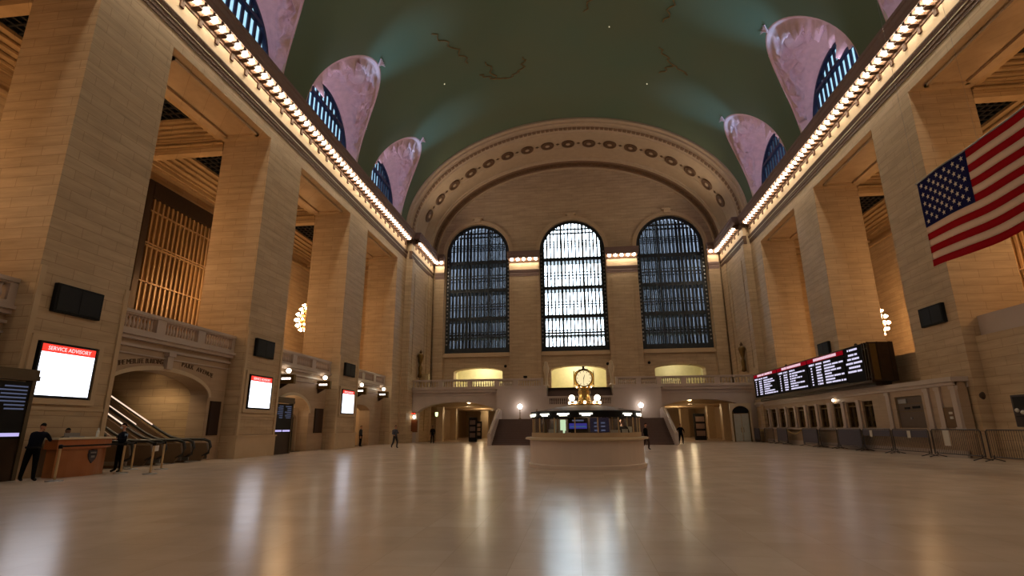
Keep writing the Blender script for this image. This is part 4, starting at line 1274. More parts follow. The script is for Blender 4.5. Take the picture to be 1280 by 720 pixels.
# ticket machine / metal shutter panel
t = thing('ticket_shutter', (XT, 35.35, 1.5), 'wide grey brown metal shutter panel right of the ticket windows', 'panel')
obj('shutter', bbox(0.1, 0.2, -1.33, 1.33, 0, 1.83, 0.01), 'kiosk', t)
b = B(); box(b, 0.06, 0.1, -0.9, -0.2, 1.12, 1.26); box(b, 0.06, 0.1, 0.1, 0.6, 1.1, 1.22); obj('slots', b, 'black', t)
obj('notice', boxb(0.04, 0.1, 0.3, 1.1, 1.45, 1.7), 'steel', t); obj('lock_plate', boxb(0.05, 0.1, 0.0, 0.16, 0.5, 0.62), 'steel', t)
b = B()
for z in (0.95, 1.4): box(b, 0.07, 0.1, -1.3, 1.3, z, z + 0.03)
obj('rails', b, 'bronze', t)
for ya in (37.35, 33.4, 32.4, 31.15):
    b = pilaster_mesh()
    for v in b.verts: v.co = Vector((v.co.x + XT, v.co.y + ya, v.co.z * 1.2 + 1.4))
    struct('trim_ticket_pilaster', b, 'marble', 'flat marble pilaster at the near end of the ticket office')
t = thing('notice_panel', (XT, 31.8, 1.52), 'small brown metal door panel with two white stickers under the flag pier', 'panel')
obj('plate', bbox(-0.08, 0.02, -0.5, 0.42, 0, 1.05, 0.01), 'brown_panel', t)
b = B(); box(b, -0.1, -0.08, -0.3, -0.02, 0.7, 0.82); box(b, -0.1, -0.08, -0.3, -0.05, 0.45, 0.58); obj('sticker', b, 'paper', t)
# dark red vending machine at right edge
t = thing('ticket_machine', (20.2, 26.9, 0), 'dark red and black ticket machine at the right edge against the pier', 'machine')
obj('body', bbox(0.0, 1.0, -1.0, 1.0, 1.55, 3.0, 0.06), 'darkpanel', t)
b = B(); box(b, -0.02, 0, 0.1, 0.85, 2.35, 2.9); box(b, -0.02, 0, -0.9, 0.85, 2.0, 2.04); obj('screen', b, 'screen_off', t)
b = B(); sphere(b, (-0.03, 0.7, 2.3), 0.1, 8); sphere(b, (-0.03, 0.4, 2.2), 0.1, 8); sphere(b, (-0.03, 0.05, 2.22), 0.09, 8); obj('button', b, 'paper', t)
t = thing('wall_rosette', (XR, 30.15, 3.1), 'small round bronze wall fitting low on the flag pier', 'fitting')
b = B(); lathe(b, [(0.0, 0.12), (0.12, 0.1), (0.2, 0.0)], (0, 0, 0), 12)
bmesh.ops.rotate(b, verts=b.verts, cent=(0, 0, 0), matrix=Matrix.Rotation(-pi / 2, 3, 'Y')); obj('boss', b, 'bronze_dark', t)

# =================================================================== DEPARTURE BOARD
BX, BY0, BY1, BZ0, BZ1 = 19.0, 36.9, 60.2, 4.42, 6.95
t = thing('departure_board', (BX, BY0, BZ0), 'long black departure board with red headers above the ticket windows', 'departure board')
H = BZ1 - BZ0; W = BY1 - BY0
obj('cabinet', bbox(0.06, 1.58, 0, W, 0, H, 0.04), 'bronze_dark', t)
b = B()
for z in (0.0, H - 0.09, 1.93): box(b, 0.0, 0.06, 0.7, W, z, z + 0.07)
box(b, -0.06, 0.08, 0, W, -0.08, 0.06)
for z in (0.25, H - 0.4): box(b, 0.0, 0.06, 0, 0.7, z, z + 0.05)
for y in (0.0, 0.35, 0.65): box(b, -0.02, 0.06, y, y + 0.07, 0, H)
for x in (0.55, 1.3): box(b, x, x + 0.1, -0.05, 0.02, 0, H)
obj('bronze_bands', b, 'bronze_dark', t)
b = B()
box(b, 0.35, 1.3, 0.4, W - 0.4, -0.27, 0.02)
obj('support', b, 'bronze_dark', t)
obj('end_panel', boxb(0.12, 0.5, -0.02, 0.0, 0.1, H - 0.1), 'bronze', t)
panels = [(53.3, 60.1), (46.45, 53.25), (40.15, 46.4)]
heads = [0, 1, 2]
rr = random.Random(11)
def seg_row(b, ya, yb, z, h, x=-0.012):
    """a row of lettering run from the left (far) end yb toward ya"""
    y = yb
    while y > ya + 0.08:
        w = rr.uniform(0.10, 0.17); box(b, x - 0.006, x, max(ya, y - w), y, z, z + h); y -= w + (0.03 if rr.random() > 0.12 else 0.12)
for k, (ya, yb) in enumerate(panels):
    ya -= BY0; yb -= BY0
    p = obj('screen', boxb(-0.005, 0.06, ya + 0.05, yb - 0.05, 0.16, H - 0.12), 'brd_black', t)
    obj('red_header', boxb(-0.012, -0.004, ya + 0.05, yb - 0.05, H - 0.40, H - 0.10), 'brd_red', p)
    wd = yb - ya
    b = B(); seg_row(b, ya + 1.1, yb - 1.3, H - 0.34, 0.2, -0.014); obj('header_lettering', b, 'brd_head', p)
    b = B()
    seg_row(b, yb - 1.35, yb - 0.35, H - 0.66, 0.15); seg_row(b, yb - 2.75, yb - 1.6, H - 0.66, 0.13); seg_row(b, yb - 4.2, yb - 3.0, H - 0.66, 0.13)
    ln = [3.3, 1.7, 2.6, 1.2, 3.0, 1.6, 3.9] if k else [2.6, 3.1, 1.8, 2.4, 1.6, 2.9, 4.1]
    for r in range(7):
        z = H - 0.9 - r * 0.215
        box(b, -0.018, -0.012, yb - 0.85, yb - 0.6, z, z + 0.11)
        seg_row(b, yb - 2.5, yb - 1.6, z, 0.12); seg_row(b, max(ya + 0.15, yb - 3.0 - ln[r]), yb - 3.0, z, 0.12)
    obj('timetable_rows', b, 'brd_white', p)
b = B()
p = obj('notice_screen', boxb(-0.005, 0.06, 0.75, 3.2, 0.1, H - 0.06), 'brd_black', t)
for r, (ln, z) in enumerate(((1.35, H - 0.32), (1.25, H - 0.66), (1.6, H - 0.94), (2.15, H - 1.22), (1.5, H - 1.5), (1.9, H - 1.78))):
    seg_row(b, 2.0 - ln / 2, 2.0 + ln / 2, z, 0.13)
obj('notice_lettering', b, 'brd_white', p)
b = B()
for y in (3.0, 8.5, 16.0): lathe(b, [(0.0, 0.35), (0.1, 0.3), (0.14, 0.12), (0.3, 0.06), (0.3, 0)], (0.8, y, H), 8)
obj('finial', b, 'bronze_dark', t)

# =================================================================== BARRICADES
def barrier(y0, L, label, cover, group=None, feet=True, first=False):
    t = thing('crowd_barrier', (19.1, y0, 0), label, 'barrier', group, 0)
    b = B()
    tube(b, [(0, 0.04, 0.16), (0, 0.04, 1.36), (0, 0.14, 1.43), (0, L - 0.14, 1.43), (0, L - 0.04, 1.36), (0, L - 0.04, 0.16)], 0.03, 6, False)
    tube(b, [(0, 0.04, 0.22), (0, L - 0.04, 0.22)], 0.025, 6)
    obj('frame', b, 'fence', t)
    b = B(); n = int(L / 0.14)
    for k in range(1, n): tube(b, [(0, L * k / n, 0.22), (0, L * k / n, 1.43)], 0.011, 4, False)
    obj('bars', b, 'fence', t)
    for yy in (0.25, L - 0.25):
        b = B(); tube(b, [(-0.42, yy, 0.03), (0, yy, 0.14), (0.42, yy, 0.03)], 0.025, 6); tube(b, [(0, yy, 0.14), (0, yy, 0.3)], 0.025, 6); obj('foot', b, 'fence', t)
    if cover:
        obj('banner', boxb(-0.03, -0.02, 0.12, L - 0.12, 0.3 if cover > 1 else 1.0, 1.38), 'fence_blue', t)
    return t
bs = [(24.6, 3.75, 0), (28.6, 3.75, 0), (32.55, 3.5, 1), (36.15, 3.4, 1), (39.7, 3.4, 2), (43.2, 3.0, 0), (46.5, 3.0, 2), (52.9, 2.6, 2), (56.4, 2.7, 0), (60.5, 1.8, 2)]
nms = ['at the right edge, nearest of the fence', 'in front of the brown door panel', 'carrying a white notice before the grey shutter', 'before the first ticket window', 'third to the fence covered in grey cloth', 'between two covered ones below the notice screen',
       'covered in grey cloth beside the gold belt', 'covered in grey cloth between the two gold belts', 'uncovered, near the far gold belt', 'covered, last before the glass doors']
for (y0, L, cv), nm in zip(bs, nms): barrier(y0, L, 'steel crowd barrier ' + nm, cv)
for (ya, yb, nm) in ((49.7, 52.8, 'wide sagging'), (59.2, 60.4, 'short')):
    b = B(); n = 14
    tube(b, [(19.1, ya + (yb - ya) * k / n, 1.3 - 0.33 * 4 * (k / n) * (1 - k / n) * (yb - ya) / 3) for k in range(n + 1)], 0.03, 6)
    o = obj('gold_rope', b, 'rope'); tag(o, '%s gold rope closing a gap in the fence by the ticket windows' % nm, 'rope')
for (y, z0, z1, w, nm) in ((38.2, 0.95, 1.35, 0.3, 'before the ticket windows'), (34.1, 0.95, 1.35, 0.3, 'before the grey shutter'), (30.8, 0.62, 1.4, 0.45, 'before the brown door panel')):
    o = obj('white_notice', boxb(19.02, 19.045, y, y + w, z0, z1), 'paper'); tag(o, 'white paper notice hung on the fence ' + nm, 'sign')

# glass entrance at far right
t = thing('glass_entrance', (19.2, 68.9, 0), 'pale glass doors with dark arched transom at the far right corner', 'door')
b = B(); box(b, -0.9, -0.8, 0, 0.2, 0, 3.2); box(b, 0.8, 0.9, 0, 0.2, 0, 3.2)
t.location = (18.0, 62.6, 0)
obj('posts', b, 'bronze', t)
b = B(); wall_with_openings(b, lambda u, z, d: (u, d, z), -1.15, 1.15, 0, 4.1, 0.15, [(-0.95, 0.95, 0, arch_top(0, 0.96, 3.0, 0.85))], 14)
obj('arched_frame', b, 'white_stone', t)
b = B(); pts = [(-0.93, 3.0)] + [(0.93 * -cos(pi * k / 12), 3.0 + 0.8 * sin(pi * k / 12)) for k in range(13)] + [(0.93, 3.0)]
b.faces.new([b.verts.new((p[0], 0.05, p[1])) for p in pts]); obj('transom', b, 'screen_off', t)
for sx in (-1, 1):
    xa, xb = sorted((0.04 * sx, 0.88 * sx))
    d = obj('door_leaf', boxb(xa, xb, 0.04, 0.1, 0.05, 2.95), mat('frosted door glass %d' % sx, (170, 168, 158), 0.2), t)
    b = B(); tube(b, [(sx * 0.14, -0.0, 1.0), (sx * 0.14, -0.0, 1.5)], 0.025, 6); obj('handle', b, 'brass', d)

# =================================================================== FLAG
FX, FY1, FZ1 = 17.0, 26.05, 13.1
FH, FL = 4.25, 8.4
t = thing('national_flag', (FX, FY1, FZ1), 'large red, white and blue striped flag with stars hanging before the right pier', 'flag')
NU, NV = 84, 39
def fpt(u, v, d=0.0):
    """u along the fly toward the camera, v down the hoist (0..1)"""
    y = -u * FL; z = -v * FH * (1 + 0.02 * sin(u * 3)) + 0.06 * sin(u * 9 + v)
    x = 0.05 * sin(u * 9 + v * 2.2) + 0.02 * sin(u * 19 + 1 - v * 3)
    y += 0.02 * sin(v * 6) + (0.10 * v)
    return Vector((x + d, y, z))
for k in range(13):
    b = B(); rows = []
    m_ = 'fl_red' if k % 2 == 0 else 'fl_white'
    u0 = 0.40 if k < 7 else 0.0
    n = 60
    for i in range(n + 1):
        u = u0 + (1 - u0) * i / n
        rows.append([b.verts.new(fpt(u, (k + j / 3) / 13)) for j in range(4)])
    for p, q in zip(rows, rows[1:]):
        for j in range(3): b.faces.new((p[j], p[j + 1], q[j + 1], q[j]))
    bmesh.ops.solidify(b, geom=b.faces[:], thickness=0.015)
    obj('stripe', b, m_, t, True)['label'] = 'red stripe' if k % 2 == 0 else 'white stripe'
b = B(); rows = []
for i in range(31):
    rows.append([b.verts.new(fpt(0.40 * i / 30, 7 / 13 * j / 20)) for j in range(21)])
for p, q in zip(rows, rows[1:]):
    for j in range(20): b.faces.new((p[j], p[j + 1], q[j + 1], q[j]))
bmesh.ops.solidify(b, geom=b.faces[:], thickness=0.015)
cant = obj('canton', b, 'fl_blue', t, True)
b = B()
for r in range(9):
    cnt = 6 if r % 2 == 0 else 5
    for c_ in range(cnt):
        u = 0.40 * ((c_ * 2 + (1 if r % 2 == 0 else 2)) / 12); v = 7 / 13 * (r + 1) / 10
        p = fpt(u, v, -0.03); R0 = 0.135
        vs = [b.verts.new(p + Vector((0, -cos(pi / 2 + pi * i / 5) * (R0 if i % 2 == 0 else R0 * 0.42), sin(pi / 2 + pi * i / 5) * (R0 if i % 2 == 0 else R0 * 0.42)))) for i in range(10)]
        cc = b.verts.new(p)
        for i in range(10): b.faces.new((vs[i], vs[(i + 1) % 10], cc))
obj('stars', b, 'fl_white', cant)
b = B(); tube(b, [fpt(0, 0) + Vector((0, 0.1, 0.05))] + [fpt(i / 30, 0) + Vector((0, 0, 0.03)) for i in range(31)], 0.04, 6); obj('top_rod', b, 'steel', t)
b = B()
for u in (0.0, 0.5, 1.0):
    p = fpt(u, 0); xw_ = FX + p.x; tz = VZ + VB * sqrt(1 - ((xw_ - XC) / VA) ** 2) - FZ1
    tube(b, [p, (p.x, p.y, tz)], 0.006, 4)
obj('wires', b, 'steel', t)

# =================================================================== INFORMATION BOOTH
CX, CY = 0.38, 25.2
t = thing('information_booth', (CX, CY, 0), 'round marble information booth with glass windows at the centre of the floor', 'booth')
b = B(); lathe(b, [(0, 0), (2.62, 0), (2.62, 0.14), (2.54, 0.18), (2.54, 1.12), (2.3, 1.12), (2.3, 0.12), (0, 0.12)], (0, 0, 0), 48); obj('base', b, 'booth_marble', t)
b = B(); lathe(b, [(2.15, 1.12), (2.55, 1.12), (2.6, 1.15), (2.75, 1.17), (2.75, 1.24), (2.7, 1.26), (2.15, 1.26), (2.15, 1.12)], (0, 0, 0), 48); obj('counter', b, 'white_stone', t)
b = B(); lathe(b, [(2.46, 1.26), (2.46, 1.45), (2.38, 1.45), (2.38, 1.26)], (0, 0, 0), 48); obj('sill', b, 'arch', t)
n = 16
b = B(); lathe(b, [(2.30, 2.08), (2.46, 2.08), (2.46, 2.3), (2.5, 2.32), (2.48, 2.36), (2.30, 2.36)], (0, 0, 0), 48); obj('fascia', b, 'black', t)
b = B(); lathe(b, [(2.46, 2.36), (2.2, 2.40), (1.3, 2.56), (0.7, 2.64), (0, 2.64)], (0, 0, 0), 32); obj('roof', b, mat('brown booth roof', (96, 74, 58), 0.7), t)
for k in range(n):
    a = -pi / 2 + (k + 0.5) * 2 * pi / n
    b = B(); tube(b, [(2.41 * cos(a), 2.41 * sin(a), 1.42), (2.41 * cos(a), 2.41 * sin(a), 2.3)], 0.03, 6); obj('mullion', b, 'tan', t)
for k in range(n):
    a0 = -pi / 2 + (k - 0.5) * 2 * pi / n; a1 = a0 + 2 * pi / n
    b = B(); r = 2.40
    v = [b.verts.new(p) for p in ((r * cos(a0), r * sin(a0), 1.45), (r * cos(a1), r * sin(a1), 1.45), (r * cos(a1), r * sin(a1), 2.08), (r * cos(a0), r * sin(a0), 2.08))]
    b.faces.new(v); obj('pane', b, 'pane_booth', t)
for k in (-4, -3, -2, -1, 0, 2, 3, 4):
    a = -pi / 2 + k * 2 * pi / n
    b = B(); w = 0.27
    for (ww, z0, z1) in ((w, 2.2, 2.25), (w * 0.65, 2.14, 2.2)):
        tx, ty = -sin(a), cos(a)
        for rr_ in ((2.468, 2.50),):
            p = [(rr_[0] * cos(a) + tx * q, rr_[0] * sin(a) + ty * q) for q in (-ww, ww)]; p2 = [(rr_[1] * cos(a) + tx * q, rr_[1] * sin(a) + ty * q) for q in (-ww, ww)]
            vs = [b.verts.new((*q, z)) for z in (z0, z1) for q in (p[0], p[1], p2[1], p2[0])]
            for f in ((0, 1, 2, 3), (4, 5, 6, 7), (0, 1, 5, 4), (1, 2, 6, 5), (2, 3, 7, 6), (3, 0, 4, 7)): b.faces.new([vs[i] for i in f])
    obj('sign_light', b, 'tube', t)
# inside: screens and fittings
def booth_panel(k, r, w, z0, z1, m, name, dk=0.0):
    a = -pi / 2 + (k + dk) * 2 * pi / n; tx, ty = -sin(a), cos(a); b = B()
    p = [(r * cos(a) + tx * q, r * sin(a) + ty * q) for q in (-w, w)]; p2 = [((r - 0.06) * cos(a) + tx * q, (r - 0.06) * sin(a) + ty * q) for q in (-w, w)]
    vs = [b.verts.new((*q, z)) for z in (z0, z1) for q in (p[0], p[1], p2[1], p2[0])]
    for f in ((0, 1, 2, 3), (4, 5, 6, 7), (0, 1, 5, 4), (1, 2, 6, 5), (2, 3, 7, 6), (3, 0, 4, 7)): b.faces.new([vs[i] for i in f])
    return obj(name, b, m, t)
booth_panel(-0.38, 2.3, 0.42, 1.47, 2.06, 'black', 'screen_housing')
booth_panel(-0.38, 2.312, 0.37, 1.62, 1.84, 'booth_blue', 'blue_screen')
booth_panel(-0.38, 2.316, 0.34, 1.69, 1.72, 'booth_cyan', 'screen_rows')
booth_panel(-0.38, 2.316, 0.24, 1.92, 1.98, 'scr_dimtext', 'screen_title')
booth_panel(0.62, 2.3, 0.40, 1.47, 2.06, 'scr_dim', 'information_screen')
for q in (-0.2, 0.15):
    for z in (1.52, 1.68, 1.82): booth_panel(0.62 + q, 2.312, 0.09, z, z + 0.06, 'scr_dimtext', 'screen_picture')
booth_panel(-1.9, 1.5, 0.14, 1.4, 2.0, 'booth_warm', 'lit_panel')
booth_panel(-2.6, 1.7, 0.16, 1.4, 1.95, 'steel', 'locker')
booth_panel(-3.4, 1.9, 0.18, 1.4, 2.0, 'bronze', 'cabinet')
b = B(); lathe(b, [(0.75, 0.12), (0.75, 2.5), (0.0, 2.5)], (0, 0, 0), 16); obj('core', b, 'bronze_dark', t)
b = B()
for (a, r, w, h) in ((-2.35, 2.1, 0.14, 0.16), (-2.1, 2.15, 0.1, 0.12), (-0.95, 2.1, 0.2, 0.12), (-0.7, 2.15, 0.12, 0.15), (-0.45, 2.0, 0.18, 0.25), (-1.95, 2.1, 0.12, 0.1)):
    box(b, r * cos(a) - w, r * cos(a) + w, r * sin(a) - 0.08, r * sin(a) + 0.08, 1.44, 1.44 + h)
obj('papers', b, 'paper', t)

# the clock on the booth roof
t = thing('brass_clock', (CX, CY, 2.64), 'four faced brass clock with opal dials on the booth roof', 'clock')
b = B(); lathe(b, [(0, 0), (0.75, 0), (0.75, 0.06), (0.62, 0.1), (0.5, 0.12), (0.3, 0.2), (0.24, 0.45), (0.3, 0.62), (0.24, 0.72), (0.32, 0.82), (0.28, 0.86), (0.0, 0.87)], (0, 0, 0), 20); obj('pedestal', b, 'brass', t, True)
b = B(); lathe(b, [(0.0, 0.84), (0.22, 0.86), (0.4, 0.92), (0.46, 1.02), (0.46, 1.4), (0.4, 1.54), (0.25, 1.62), (0.0, 1.64)], (0, 0, 0), 8, a0=pi / 8); obj('case', b, 'brass', t)
b = B(); lathe(b, [(0.3, 1.58), (0.2, 1.66), (0.06, 1.7), (0.05, 1.75), (0.08, 1.79), (0.0, 1.82)], (0, 0, 0), 12); obj('finial', b, 'bronze_dark', t)
for k in range(4):
    a = -pi / 2 + k * pi / 2
    rot = Matrix.Rotation(a, 4, 'Z') @ Matrix.Rotation(pi / 2, 4, 'Y')
    b = B(); lathe(b, [(0.37, 0.0), (0.41, 0.03), (0.37, 0.05), (0.345, 0.03)], (0, 0, 0), 28); bmesh.ops.transform(b, matrix=Matrix.Translation((0.42 * cos(a), 0.42 * sin(a), 1.21)) @ rot, verts=b.verts); r_ = obj('dial_ring', b, 'brass', t)
    b = B(); lathe(b, [(0.0, 0.025), (0.35, 0.02)], (0, 0, 0), 28); bmesh.ops.transform(b, matrix=Matrix.Translation((0.42 * cos(a), 0.42 * sin(a), 1.21)) @ rot, verts=b.verts); d_ = obj('dial', b, 'clock_face', t)
    b = B(); ca, sa = cos(a), sin(a); r0 = 0.455
    def hand(ang, L, w):
        # ang clockwise from 12 as seen from outside
        rx, ry = -sa, ca
        dx, dz = sin(ang), cos(ang)
        o = Vector((r0 * ca, r0 * sa, 1.21)); R_ = Vector((rx, ry, 0)); U = Vector((0, 0, 1))
        d = R_ * dx + U * dz; pn = R_ * dz - U * dx
        vs = [b.verts.new(q) for q in (o - d * 0.05 + pn * w, o - d * 0.05 - pn * w, o + d * L - pn * w * 0.5, o + d * L + pn * w * 0.5)]
        b.faces.new(vs)
    hand(radians(15), 0.17, 0.016); hand(radians(184), 0.27, 0.011)
    obj('hands', b, 'letter_black', d_)
    b = B()
    for q in range(12):
        an = q * pi / 6; rx, ry = -sa, ca; o = Vector((0.452 * ca, 0.452 * sa, 1.21)); R_ = Vector((rx, ry, 0)); U = Vector((0, 0, 1)); d = R_ * sin(an) + U * cos(an); pn = R_ * cos(an) - U * sin(an)
        b.faces.new([b.verts.new(x) for x in (o + d * 0.27 + pn * 0.012, o + d * 0.27 - pn * 0.012, o + d * 0.325 - pn * 0.012, o + d * 0.325 + pn * 0.012)])
    obj('numerals', b, 'letter_black', d_)
for k, (dx, dy, dz, r) in enumerate(((-0.58, -0.25, 0.34, 0.135), (0.58, -0.25, 0.34, 0.135), (-0.58, 0.35, 0.34, 0.12), (0.58, 0.35, 0.34, 0.12))):
    b = B(); sphere(b, (dx, dy, dz), r, 14); g_ = obj('globe_lamp', b, 'lampw', t, True)
    b = B(); tube(b, [(dx * 0.5, dy * 0.5, 0.2), (dx * 0.9, dy * 0.9, 0.16), (dx, dy, dz - r)], 0.025, 6); obj('arm', b, 'brass', g_)
for k in range(8):
    a = 2 * pi * (k + 0.5) / 8
    b = B(); sphere(b, (0.36 * cos(a), 0.36 * sin(a), 0.84), 0.03, 8); obj('bead_lamp', b, 'down', t, True)
for k in range(10):
    a = 2 * pi * (k + 0.5) / 10
    b = B(); sphere(b, (0.72 * cos(a), 0.72 * sin(a), 0.12), 0.07, 8); obj('bulb', b, 'down', t, True)

# =================================================================== POLICE DESK, STANCHIONS
t = thing('wooden_desk', (-19.55, 19.45, 0), 'orange wooden desk with curved front and pale top before the nearest left pier', 'desk')
def ring_solid(bm, pts, z0, z1):
    lo = [bm.verts.new((p[0], p[1], z0)) for p in pts]; hi = [bm.verts.new((p[0], p[1], z1)) for p in pts]
    n_ = len(pts)
    for i in range(n_): bm.faces.new((lo[i], lo[(i + 1) % n_], hi[(i + 1) % n_], hi[i]))
    bm.faces.new(lo[::-1]); bm.faces.new(hi)
def desk_outline(e):
    # front runs from far (right in view) to near corner, convex toward the hall
    pts = []
    for k in range(13):
        f = k / 12; ang = -1 + 2 * f
        x = 0.35 + 0.3 * (1 - ang * ang); y = ang * (1.08 + e)
        pts.append((x + e, y))
    return pts
b = B(); o_ = desk_outline(0.0); ring_solid(b, o_ + [(-0.12, 1.03), (-0.12, -1.03)], 0.0, 1.02)
obj('body', b, 'wood', t)
b = B(); ring_solid(b, desk_outline(0.10) + [(-0.14, 1.15), (-0.14, -1.15)], 1.02, 1.36)
obj('upper_front', b, mat('orange wood rail', (170, 100, 54), 0.35, noise_amt=0.15), t)
b = B(); ring_solid(b, desk_outline(0.18) + [(-0.16, 1.25), (-0.16, -1.25)], 1.36, 1.43); obj('desk_top', b, 'wood_top', t)
b = B(); ring_solid(b, desk_outline(-0.08) + [(-0.1, 0.98), (-0.1, -0.98)], 0.0, 0.1)
obj('kick_strip', b, 'black', t)
# shield badge
b = B(); pts = [(0, 0.26), (0.1, 0.22), (0.19, 0.24), (0.2, 0.05), (0.15, -0.12), (0, -0.28), (-0.15, -0.12), (-0.2, 0.05), (-0.19, 0.24), (-0.1, 0.22)]
R1 = [b.verts.new((0.645, 0.15 + p[0], 0.72 + p[1])) for p in pts]; R2 = [b.verts.new((0.69, 0.15 + p[0] * 0.92, 0.72 + p[1] * 0.92)) for p in pts]
for i in range(10): b.faces.new((R1[i], R1[(i + 1) % 10], R2[(i + 1) % 10], R2[i]))
b.faces.new(R2)
sh = obj('shield_badge', b, mat('blue grey shield', (74, 70, 78), 0.35, 0.5), t)
b = B(); 
for (a_, c_, z0_, z1_) in ((0.1, 0.34, 0.82, 0.87), (0.14, 0.3, 0.66, 0.74)): box(b, 0.687, 0.7, a_ - 0.07, c_ - 0.07, z0_, z1_)
obj('shield_emblem', b, 'steel', sh)
b = B(); box(b, -0.3, -0.05, -0.3, 0.35, 1.43, 1.47); box(b, -0.3, -0.27, -0.3, 0.35, 1.43, 1.6)
o = obj('laptop', b, 'steel'); o.location = (-19.28, 19.2, 0); tag(o, 'open laptop on the wooden desk in front of the seated person', 'laptop')
b = B(); lathe(b, [(0.0, 0), (0.06, 0), (0.06, 0.2), (0.03, 0.26), (0.03, 0.34), (0.0, 0.35)], (-19.3, 20.1, 1.43), 10); o = obj('hand_sanitizer', b, 'paper'); tag(o, 'small white pump bottle on the wooden desk', 'bottle')

def stanchion(x, y, label, group=None):
    t = thing('stanchion', (x, y, 0), label, 'stanchion', group)
    b = B(); lathe(b, [(0, 0.0), (0.26, 0.0), (0.25, 0.03), (0.06, 0.06), (0, 0.06)], (0, 0, 0), 20); obj('base', b, 'steel', t)
    b = B(); lathe(b, [(0.04, 0.05), (0.04, 1.12), (0.0, 1.12)], (0, 0, 0), 12); obj('post', b, 'tan', t)
    b = B(); lathe(b, [(0.065, 1.08), (0.065, 1.2), (0.0, 1.22)], (0, 0, 0), 12); obj('cap', b, 'black', t)
    return t
ST = [(-17.95, 17.3), (-18.35, 20.5), (-19.75, 22.6), (-16.8, 20.2), (-18.3, 22.6)]
stanchion(*ST[0], 'tan belt post in front of the wooden desk'); stanchion(*ST[1], 'tan belt post beside the officer at the desk end')
stanchion(*ST[2], 'tan belt post before the nearest escalator'); stanchion(*ST[3], 'nearer of the two belt posts carrying the small sign'); stanchion(*ST[4], 'farther of the two belt posts by the small sign')
for (a_, c_, nm) in ((0, 1, 'across the front of the desk'), (1, 2, 'from the officer to the escalator'), (3, 4, 'between the two sign posts')):
    p, q = Vector((*ST[a_], 1.12)), Vector((*ST[c_], 1.12)); dn = (q - p).normalized(); p += dn * 0.08; q -= dn * 0.08
    pn = Vector((-dn.y, dn.x, 0)) * 0.006; b = B()
    vs = [b.verts.new(x) for x in (p - pn, q - pn, q + pn, p + pn, p - pn + Vector((0, 0, 0.06)), q - pn + Vector((0, 0, 0.06)), q + pn + Vector((0, 0, 0.06)), p + pn + Vector((0, 0, 0.06)))]
    for f in ((0, 1, 2, 3), (4, 5, 6, 7), (0, 1, 5, 4), (1, 2, 6, 5), (2, 3, 7, 6), (3, 0, 4, 7)): b.faces.new([vs[i] for i in f])
    o = obj('barrier_belt', b, 'black'); tag(o, 'thin dark retractable belt stretched ' + nm, 'belt')
b = B(); box(b, -0.45, 0.45, -0.02, 0.02, 0.0, 0.22); o = obj('post_sign', b, 'paper'); o.location = (-17.3, 20.9, 0.84); o.rotation_euler = (0, 0, radians(118))
tag(o, 'small pale horizontal sign hung between the two belt posts', 'sign')

# =================================================================== DETAILS OF THE END
for (x, z, nm) in ((-9.3, 9.65, 'left of the left pier'), (-3.75, 9.65, 'left of the centre arch'), (4.3, 9.7, 'right of the centre arch'), (9.65, 9.75, 'left of the right low arch')):
    b = B(); lathe(b, [(0.0, 0.1), (0.16, 0.08), (0.2, 0.0)], (0, 0, 0), 14); bmesh.ops.transform(b, matrix=Matrix.Translation((x, YE - 0.0, z)) @ Matrix.Rotation(pi / 2, 4, 'X'), verts=b.verts)
    for v in b.verts: v.co.y = min(v.co.y, YE)
    if -9.4 < x < -9.2 or x > 9.5:
        pass
    o = obj('wall_speaker', b, 'black'); tag(o, 'small black round speaker on the end wall, ' + nm, 'speaker')
t = thing('camera_head', (-5.9, YF - 0.05, 7.28), 'small black camera on the balustrade left of the centre gap', 'camera')
obj('body', bbox(-0.22, 0.22, -0.2, 0.2, 0.06, 0.3, 0.04), 'black', t); b = B(); lathe(b, [(0, 0), (0.15, 0), (0.1, 0.08), (0, 0.08)], (0, 0, 0), 10); obj('mount', b, 'black', t)
for s, x in ((-1, XL + 0.7), (1, XR - 0.7)):
    nm = 'left' if s < 0 else 'right'
    t = thing('wall_sconce', (x, 64.6, 7.6), 'tall carved wall torch on the %s wall beside the end balcony' % nm, 'sconce')
    b = B(); lathe(b, [(0.0, 0), (0.3, 0.1), (0.2, 0.6), (0.26, 1.2), (0.14, 1.6), (0.3, 2.2), (0.42, 2.7), (0.36, 2.9), (0.2, 3.0), (0.0, 3.02)], (-s * 0.42, 0, 0.1), 10); obj('torch', b, 'bronze', t, True)
    b = B(); p, q = sorted((0, -s * 0.15)); box(b, p, q, -0.35, 0.35, 0.0, 2.6); obj('back_plate', b, 'arch', t)
    b = B()
    for k in range(5): tube(b, [(-s * 0.42, 0, 3.0), (-s * 0.42 + 0.12 * cos(k * 1.3), 0.12 * sin(k * 1.3), 3.3), (-s * 0.42, 0, 3.65)], [0.1, 0.07, 0.01], 5)
    obj('flame_carving', b, 'arch_dark', t)
t = thing('speaker_box', (-19.0, 66.2, 6.15), 'pale beige box behind the balustrade at the left end of the balcony', 'box')
obj('body', bbox(-0.55, 0.55, -0.4, 0.4, 0, 2.2, 0.05), 'beige_box', t); obj('lid', boxb(-0.5, 0.5, -0.45, -0.4, 1.3, 2.1), 'beige_box', t)
b = B(); box(b, -16.9, -16.7, 69.5, 69.7, 6.15, 8.4); sphere(b, (-16.8, 69.6, 8.5), 0.22, 8)
b.free()
